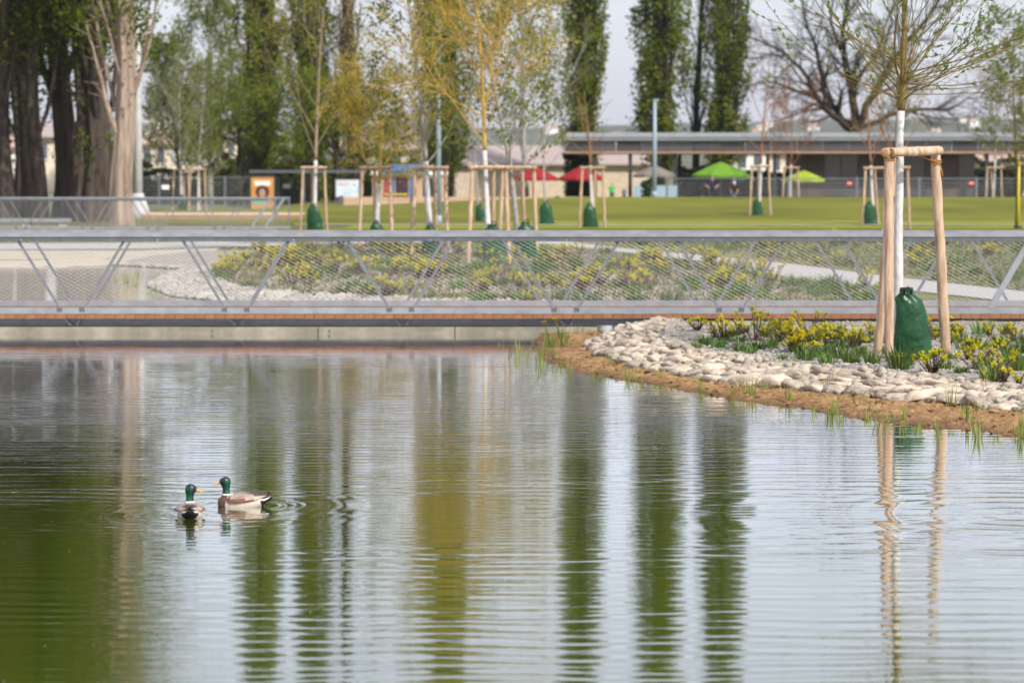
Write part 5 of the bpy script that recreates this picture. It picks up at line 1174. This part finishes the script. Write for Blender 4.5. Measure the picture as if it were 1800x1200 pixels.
parasol('red parasol right beside the stakes of the grey-trunked tree', 940, 156, 293, 313, 84, cloth('red_cloth', (.36, .025, .03)))
parasol('red parasol above the staked reddish tree', 1022, 158, 292, 313, 84, cloth('red_cloth', (.36, .025, .03)), rot=.5)
parasol('grey-brown parasol behind the blue-grey lamp post', 1150, 157, 291, 307, 76, cloth('taupe_cloth', (.27, .23, .21)))
parasol('large apple green parasol above the people on the terrace', 1266, 155, 285, 307, 106, cloth('green_cloth', (.17, .36, .03)), rot=.4)
parasol('lime yellow parasol right of the clipped hedge', 1412, 156, 300, 315, 76, cloth('lime_cloth', (.38, .48, .03)))
# lamp posts and mast
def lamp(label, px, y, py_top, r0, arm=.4, g=None):
    x = wx(px, y); g = hz(x, y) if g is None else g; z = wz(py_top, y) - g
    t = thing('lamp_post', label, 'lamp post', (x, y, g))
    b = MB(); b.tube([(0, 0, -.2), (0, 0, z * .5), (0, 0, z)], [r0, r0 * .9, r0 * .75], 10); b.obj('pole', M_blue, t, smooth=True)
    b = MB(); b.box(-.08, arm, -.1, .1, z + .003, z + .09); hd = b.obj('lamp_head', M_blue, t)
    b = MB(); b.box(.1, arm - .05, -.08, .08, z - .02, z); b.obj('diffuser', M_stw, hd)
    b = MB(); b.tube([(0, 0, -.1), (0, 0, .35)], r0 * 1.25, 10); b.obj('base_sleeve', M_blue, t, smooth=True)
lamp('tall grey-blue lamp post beside the tall grey-stemmed tree', 771, 110, 28, .12, .5)
lamp('blue-grey lamp post at the lawn edge beside the grey parasol', 1150, 144.2, 178, .13, .25)
x, y = wx(244, 122), 122; g = hz(x, y)
t = thing('concrete_mast', 'thick pale concrete mast with flared foot beside the pale poplar', 'mast', (x, y, g))
b = MB(); b.tube([(0, 0, -.2), (0, 0, 5), (0, 0, 14)], [.22, .2, .15], 12); b.obj('shaft', M_conc_lt, t, smooth=True)
b = MB(); b.tube([(0, 0, -.1), (0, 0, .5), (0, 0, 1.2)], [.62, .5, .24], 12); b.obj('foot', M_conc_lt, t, smooth=True)
# mesh fences
def fence(label, px0, px1, y, py_top, g, posts, signs=(), col=M_galv):
    x0, x1 = wx(px0, y), wx(px1, y); z = wz(py_top, y) - g; t = thing('mesh_fence', label, 'fence', (x0, y, g))
    for px_ in posts:
        b = MB(); b.box(-.06, .06, -.04, .04, -.1, z + .05); b.obj('post', M_galv, t, (wx(px_, y) - x0, 0, 0))
    b = MB(); b.box(0, x1 - x0, -.02, .02, z - .05, z); b.box(0, x1 - x0, -.02, .02, .1, .15); b.obj('rail', M_galv, t)
    b = MB(); n = int((x1 - x0) / .16)
    for k in range(n): b.box(k * .16, k * .16 + .012, -.006, .006, .15, z - .05)
    for k in range(7): b.box(0, x1 - x0, -.012, -.0065, .2 + k * (z - .3) / 7, .212 + k * (z - .3) / 7)
    tag(b.obj('wire_mesh', M_wire, t), kind='stuff')
    for (px_, py_, wpx, hpx, m, m2) in signs:
        a = wx(px_ - wpx / 2, y) - x0; e = wx(px_ + wpx / 2, y) - x0; zz = wz(py_, y) - g; hh = hpx * y / FP / 2
        b = MB(); b.box(a, e, -.05, -.03, zz - hh, zz + hh); sg = b.obj('sign_plate', m, t)
        if m2:
            b = MB(); b.box(a + (e - a) * .15, e - (e - a) * .15, -.056, -.052, zz - hh * .25, zz + hh * .25); b.obj('sign_text_band', m2, sg)
M_red = mat('red_sign', (.55, .03, .05), .5, .05)
fence('galvanised mesh fence with two red signs along the crest of the lawn', 1168, 1990, 149.5, 313, .35, (1172, 1290, 1385, 1505, 1615, 1715, 1830, 1930), [(1492, 322, 10, 6.5, M_red, M_stw), (1706, 322, 10, 6.5, M_red, M_stw)])
fence('galvanised mesh fence in front of the dark hedge', 232, 560, 160, 311, .2, (281, 396, 490, 558), [(292, 329, 13, 8, M_stw, None), (505, 327, 13, 7, M_stw, None)])
fence('grey railing fence behind the dark poplar trunks', -80, 150, 128, 338, .2, (-60, 10, 70, 130))
# shelter, poster, boards, kiosk
y = 158; x0 = wx(440, y); g = .2
t = thing('steel_shelter', 'flat grey steel shelter over the notice boards', 'shelter', (x0, y, g))
b = MB(); b.box(0, wx(642, y) - x0, -.3, 1.8, wz(304, y) - g, wz(299, y) - g); b.obj('roof', M_galv_dk, t)
for px_ in (446, 535, 636):
    b = MB(); b.box(-.06, .06, 0, .1, -.1, wz(304, y) - g - .003); b.obj('post', M_galv_dk, t, (wx(px_, y) - x0, 0, 0))
y = 156; x0 = wx(462, y)
t = thing('display_case', 'dark-framed display case with an orange poster of a dark-haired head', 'display case', (x0, y, g)); W2 = 20 * y / FP
zb_, zt_ = wz(371, y) - g, wz(312, y) - g
b = MB(); b.box(-W2 - .12, W2 + .12, .02, .16, zb_ - .15, zt_ + .15); b.obj('frame', M_col, t)
b = MB(); b.box(-W2 - .06, -W2 + .04, .05, .12, -.2, zb_ - .152); b.box(W2 - .04, W2 + .06, .05, .12, -.2, zb_ - .152); b.obj('legs', M_col, t)
b = MB(); b.box(-W2, W2, -.0, .016, zb_, zt_); ps = b.obj('poster', mat('orange_poster', (.52, .23, .06), .6, .05), t)
b = MB(); b.box(-W2 * .7, W2 * .7, -.008, -.004, zt_ - .50, zt_ - .2); b.obj('poster_title', mat('poster_cream', (.72, .66, .58), .7, .1, 6), ps)
def disc(cx, cz, rx, rz, y0, y1, m, nm, par):
    b = MB(); b.loft([[Vector((cx + math.cos(q * .3927) * rx, yy, cz + math.sin(q * .3927) * rz)) for q in range(16)] for yy in (y1, y0)]); return b.obj(nm, m, par)
disc(0, (zt_ + zb_) / 2 + .15, .42, .40, -.010, -.004, mat('poster_hair', (.04, .03, .03), .7), 'poster_hair', ps); disc(0, (zt_ + zb_) / 2 + .08, .20, .27, -.016, -.011, mat('poster_skin', (.40, .22, .14), .7), 'poster_face', ps)
b = MB(); b.box(-W2 * .9, W2 * .2, -.008, -.004, zb_ + .42, zb_ + .62); b.obj('poster_note', mat('poster_teal', (.12, .36, .27), .7), ps)
y = 157; x0 = wx(611, y)
t = thing('notice_board', 'pale blue and white notice board beside the kiosk', 'notice board', (x0, y, g)); W2 = 20 * y / FP; a, e = wz(346, y) - g, wz(316, y) - g
b = MB(); b.box(-W2, W2, 0, .06, a, e); pn = b.obj('panel', mat('map_panel', (.45, .58, .68), .5, .15, 1.6, col2=(.68, .72, .75)), t)
b = MB(); b.box(-W2 * .8, W2 * .1, -.008, -.004, e - .35, e - .2); b.obj('heading', mat('map_pink', (.62, .36, .42), .6), pn)
for q in (-1, 1):
    b = MB(); b.box(q * W2 - .05, q * W2 + .05, .062, .14, -.1, e); b.obj('post', M_galv_dk, t)
y = 161; x0 = wx(655, y); g2 = .5
t = thing('kiosk', 'small kiosk with blue awning, white fascia and dark door behind the golden willows', 'kiosk', (x0, y, g2)); W_ = wx(785, y) - x0
b = MB(); b.box(0, W_, 0, 3, -.2, wz(307, y) - g2); b.obj('wall', mat('kiosk_tan', (.48, .33, .22), .8, .15, 1), t)
b = MB(); b.box(-.1, W_ + .1, -.12, -.004, wz(308, y) - g2, wz(301, y) - g2); b.obj('fascia', M_stw, t)
b = MB(); b.add([(.6, -.5, wz(299, y) - g2), (3.4, -.5, wz(299, y) - g2), (3.0, 1.2, wz(289, y) - g2), (1.0, 1.2, wz(289, y) - g2), (.6, -.5, wz(300.5, y) - g2), (3.4, -.5, wz(300.5, y) - g2), (3.0, 1.2, wz(300, y) - g2), (1.0, 1.2, wz(300, y) - g2)], [(0, 1, 2, 3), (4, 0, 3, 7), (1, 5, 6, 2), (0, 4, 5, 1), (3, 2, 6, 7)]); b.obj('awning', mat('blue_awning', (.05, .16, .38), .7, .1), t)
for (pa, pb, m, n_) in ((696, 718, mat('plum_door', (.05, .03, .045), .5), 'door'), (675, 684, mat('red_panel', (.36, .05, .07), .6), 'painted_panel'), (686, 694, mat('blue_panel', (.07, .15, .34), .6), 'painted_panel'), (720, 726, mat('blue_panel', (.07, .15, .34), .6), 'painted_panel'), (744, 768, M_col, 'door')):
    b = MB(); b.box(wx(pa, y) - x0, wx(pb, y) - x0, -.03, -.004, 0, wz(313, y) - g2); b.obj(n_, m, t)
b = MB(); b.box(wx(676, y) - x0, wx(716, y) - x0, -.12, -.036, wz(343, y) - g2, wz(340, y) - g2); b.obj('shelf', mat('yellow_shelf', (.6, .45, .05), .6), t)
y = 156; t = thing('light_blue_cabinet', 'row of light blue cabinets beneath the grey parasol', 'cabinet', (wx(1115, y), y, .45))
for k in range(4):
    b = MB(); b.box(k * .66, k * .66 + .62, 0, .5, -.05, wz(326, y) - .45); b.obj('door', mat('cabinet_blue', (.28, .40, .48), .5, .06), t)
# ------------------------------------------------------------------ people
def person(label, px, y, py_head, shirt, trousers, hair, pose, facing, g=.55, child=False, cap=None):
    x = wx(px, y); Ht = wz(py_head, y) - g
    k = Ht / 1.75; V, E, Rd = [], [], []
    def nd(p, r, par=None):
        V.append(Vector(p) * k); Rd.append(r * k)
        if par is not None: E.append((par, len(V) - 1))
        return len(V) - 1
    pel = nd((0, 0, .95), .15); sp1 = nd((0, 0, 1.15), .14, pel); ch = nd((0, .0, 1.34), .165, sp1); nk = nd((0, 0, 1.50), .06, ch); hd0 = nd((0, -.01, 1.58), .085, nk); hd = nd((0, -.015, 1.66), .095, hd0); nd((0, -.01, 1.72), .055, hd)
    for s_ in (-1, 1):
        sh = nd((s_ * .19, 0, 1.40), .065, ch)
        if pose == 'akimbo': el = nd((s_ * .40, .08, 1.16), .045, sh); hd_ = nd((s_ * .20, -.05, 1.02), .035, el)
        else: el = nd((s_ * .25, .03, 1.12), .045, sh); hd_ = nd((s_ * .23, -.12, .90), .035, el)
        nd((s_ * .21, -.09, .93 if pose == 'akimbo' else .82), .03, hd_)
        hp = nd((s_ * .10, 0, .88), .10, pel); kn = nd((s_ * .11, -.02, .48), .065, hp); an = nd((s_ * .11, .02, .09), .045, kn); nd((s_ * .12, -.14, .03), .038, an)
    me = bpy.data.meshes.new('p'); me.from_pydata([tuple(v) for v in V], E, []); o = link('tmp', me)
    md = o.modifiers.new('s', 'SKIN'); bm = bmesh.new(); bm.from_mesh(me); ly = bm.verts.layers.skin.verify(); bm.verts.ensure_lookup_table()
    for i, v in enumerate(bm.verts): v[ly].radius = (Rd[i], Rd[i]); v[ly].use_root = (i == 0)
    bm.to_mesh(me); bm.free(); o.modifiers.new('u', 'SUBSURF').levels = 2
    dg = bpy.context.evaluated_depsgraph_get(); me2 = bpy.data.meshes.new_from_object(o.evaluated_get(dg)); bpy.data.objects.remove(o); me2.name = 'body'; me2.materials.clear()
    sk = mat('skin', (.45, .27, .19), .6, .08)
    for m in (sk, shirt, trousers, hair, M_strap): me2.materials.append(m)
    ii = []
    for p_ in me2.polygons:
        c_ = p_.center / k; a = abs(c_.x)
        if c_.z > 1.68 or (c_.z > 1.56 and c_.y > .015): mi = 3
        elif c_.z > 1.48: mi = 0
        elif c_.z < .07: mi = 4
        elif a > .17 and (c_.z < 1.22): mi = 0
        elif c_.z > .93: mi = 1
        else: mi = 2
        ii.append(mi)
    me2.polygons.foreach_set('material_index', ii); me2.polygons.foreach_set('use_smooth', [True] * len(ii))
    t = thing('person', label, 'person', (x, y, g), facing); link('body', me2, t)
    b = MB(); b.tube([(-.035 * k, -.105 * k, 1.66 * k), (-.03 * k, -.112 * k, 1.66 * k)], .012 * k, 6); b.tube([(.03 * k, -.112 * k, 1.66 * k), (.035 * k, -.105 * k, 1.66 * k)], .012 * k, 6); b.tube([(0, -.105 * k, 1.65 * k), (0, -.13 * k, 1.615 * k)], [.01 * k, .017 * k], 6); b.tube([(-.03 * k, -.107 * k, 1.58 * k), (.03 * k, -.107 * k, 1.58 * k)], .008 * k, 5); b.obj('face', [mat('face_feature', (.25, .12, .09), .7)], t)
    if cap:
        b = MB(); n = 14
        b.loft([[Vector((math.cos(2 * math.pi * j / n) * r_ * k, math.sin(2 * math.pi * j / n) * r_ * k - .012 * k, z_ * k)) for j in range(n)] for z_, r_ in ((1.655, .112), (1.70, .110), (1.745, .085), (1.77, .03))]); b.box(-.08 * k, .08 * k, -.20 * k, -.10 * k, 1.655 * k, 1.668 * k); b.obj('cap', cap, t, smooth=True)
    return t
M_trs = mat('dark_trousers', (.03, .035, .05), .8); M_jean = mat('jeans', (.08, .12, .2), .8)
person('person in a bright green shirt on the terrace left of the grey parasol', 1075, 150, 321, mat('green_shirt', (.03, .38, .06), .8), M_trs, mat('brown_hair', (.07, .04, .025), .7), 'down', .3)
person('smaller person in grey-blue top left of the light blue cabinets', 1097, 151, 329, mat('grey_shirt', (.14, .16, .22), .8), M_trs, mat('brown_hair', (.07, .04, .025), .7), 'down', -.4)
person('person in a navy shirt standing hands on hips beneath the green parasol', 1251, 148.6, 308, mat('navy_shirt', (.015, .02, .06), .8), M_trs, mat('blond_hair', (.34, .24, .12), .7), 'akimbo', .1)
person('person with a white cap and black top beneath the green parasol', 1290, 148.4, 320, mat('black_top', (.012, .012, .016), .8), M_jean, mat('brown_hair', (.07, .04, .025), .7), 'down', -.2, cap=M_stw)
# ------------------------------------------------------------------ far hill
xs = np.linspace(-900, 900, 140); ys = np.linspace(1500, 3200, 40); X, Y = np.meshgrid(xs, ys); Z = np.zeros_like(X)
for i in range(X.shape[0]):
    for j in range(X.shape[1]):
        t_ = min(1, (Y[i, j] - 1500) / 900); Z[i, j] = -3 + (46 + 16 * mnoise.noise(Vector((X[i, j] / 330, 2.3, 0))) + 6 * mnoise.noise(Vector((X[i, j] / 60, Y[i, j] / 90, 0)))) * (t_ * t_ * (3 - 2 * t_)) * Y[i, j] / 2400
hill = tag(link('hill', gridmesh('hill', X, Y, Z, mat('wooded_hill', (.05, .07, .03), .95, .4, .02, col2=(.11, .12, .06)))), kind='structure')
def hillz(x, y): i = np.argmin(abs(ys - y)); j = np.argmin(abs(xs - x)); return Z[i, j]
rg = random.Random(90); hm = MB(); hm.box(-7, 7, 0, 9, -3, 8); hw_ = hm.mesh('wall', M_stw); hm = MB(); hm.add([(-7.6, -.6, 8.02), (7.6, -.6, 8.02), (7.6, 9.6, 8.02), (-7.6, 9.6, 8.02), (-7.6, 4.5, 11.5), (7.6, 4.5, 11.5)], [(0, 1, 5, 4), (2, 3, 4, 5), (1, 2, 5), (3, 0, 4)]); hr_ = hm.mesh('roof', M_tilered)
for px_ in (1072, 1085, 1098, 1325, 1338, 1350, 1428, 1436, 1400, 1655, 1668, 1690, 1712, 1080, 1110, 1360, 1640, 760, 970):
    y = rg.uniform(1850, 2350); x = wx(px_, y); t = thing('hillside_house', 'tiny pale house on the hazy wooded hillside', 'house', (x, y, hillz(x, y)), rg.uniform(-.3, .3), 'houses on the far hillside'); sc = rg.uniform(.4, .75); t.scale = (sc, sc, sc)
    link('wall', hw_, t); link('roof', hr_, t)
# ------------------------------------------------------------------ air
hm_ = bpy.data.materials.new('air'); hm_.use_nodes = True; hn = hm_.node_tree.nodes; hn.remove(hn['Principled BSDF'])
pv = hn.new('ShaderNodeVolumePrincipled'); pv.inputs['Color'].default_value = (.86, .90, 1.0, 1); pv.inputs['Density'].default_value = .00012; pv.inputs['Anisotropy'].default_value = .3
hm_.node_tree.links.new(pv.outputs[0], hn['Material Output'].inputs['Volume'])
b = MB(); b.box(-2200, 2200, -700, 4200, -8, 120); tag(b.obj('haze', hm_), kind='stuff')
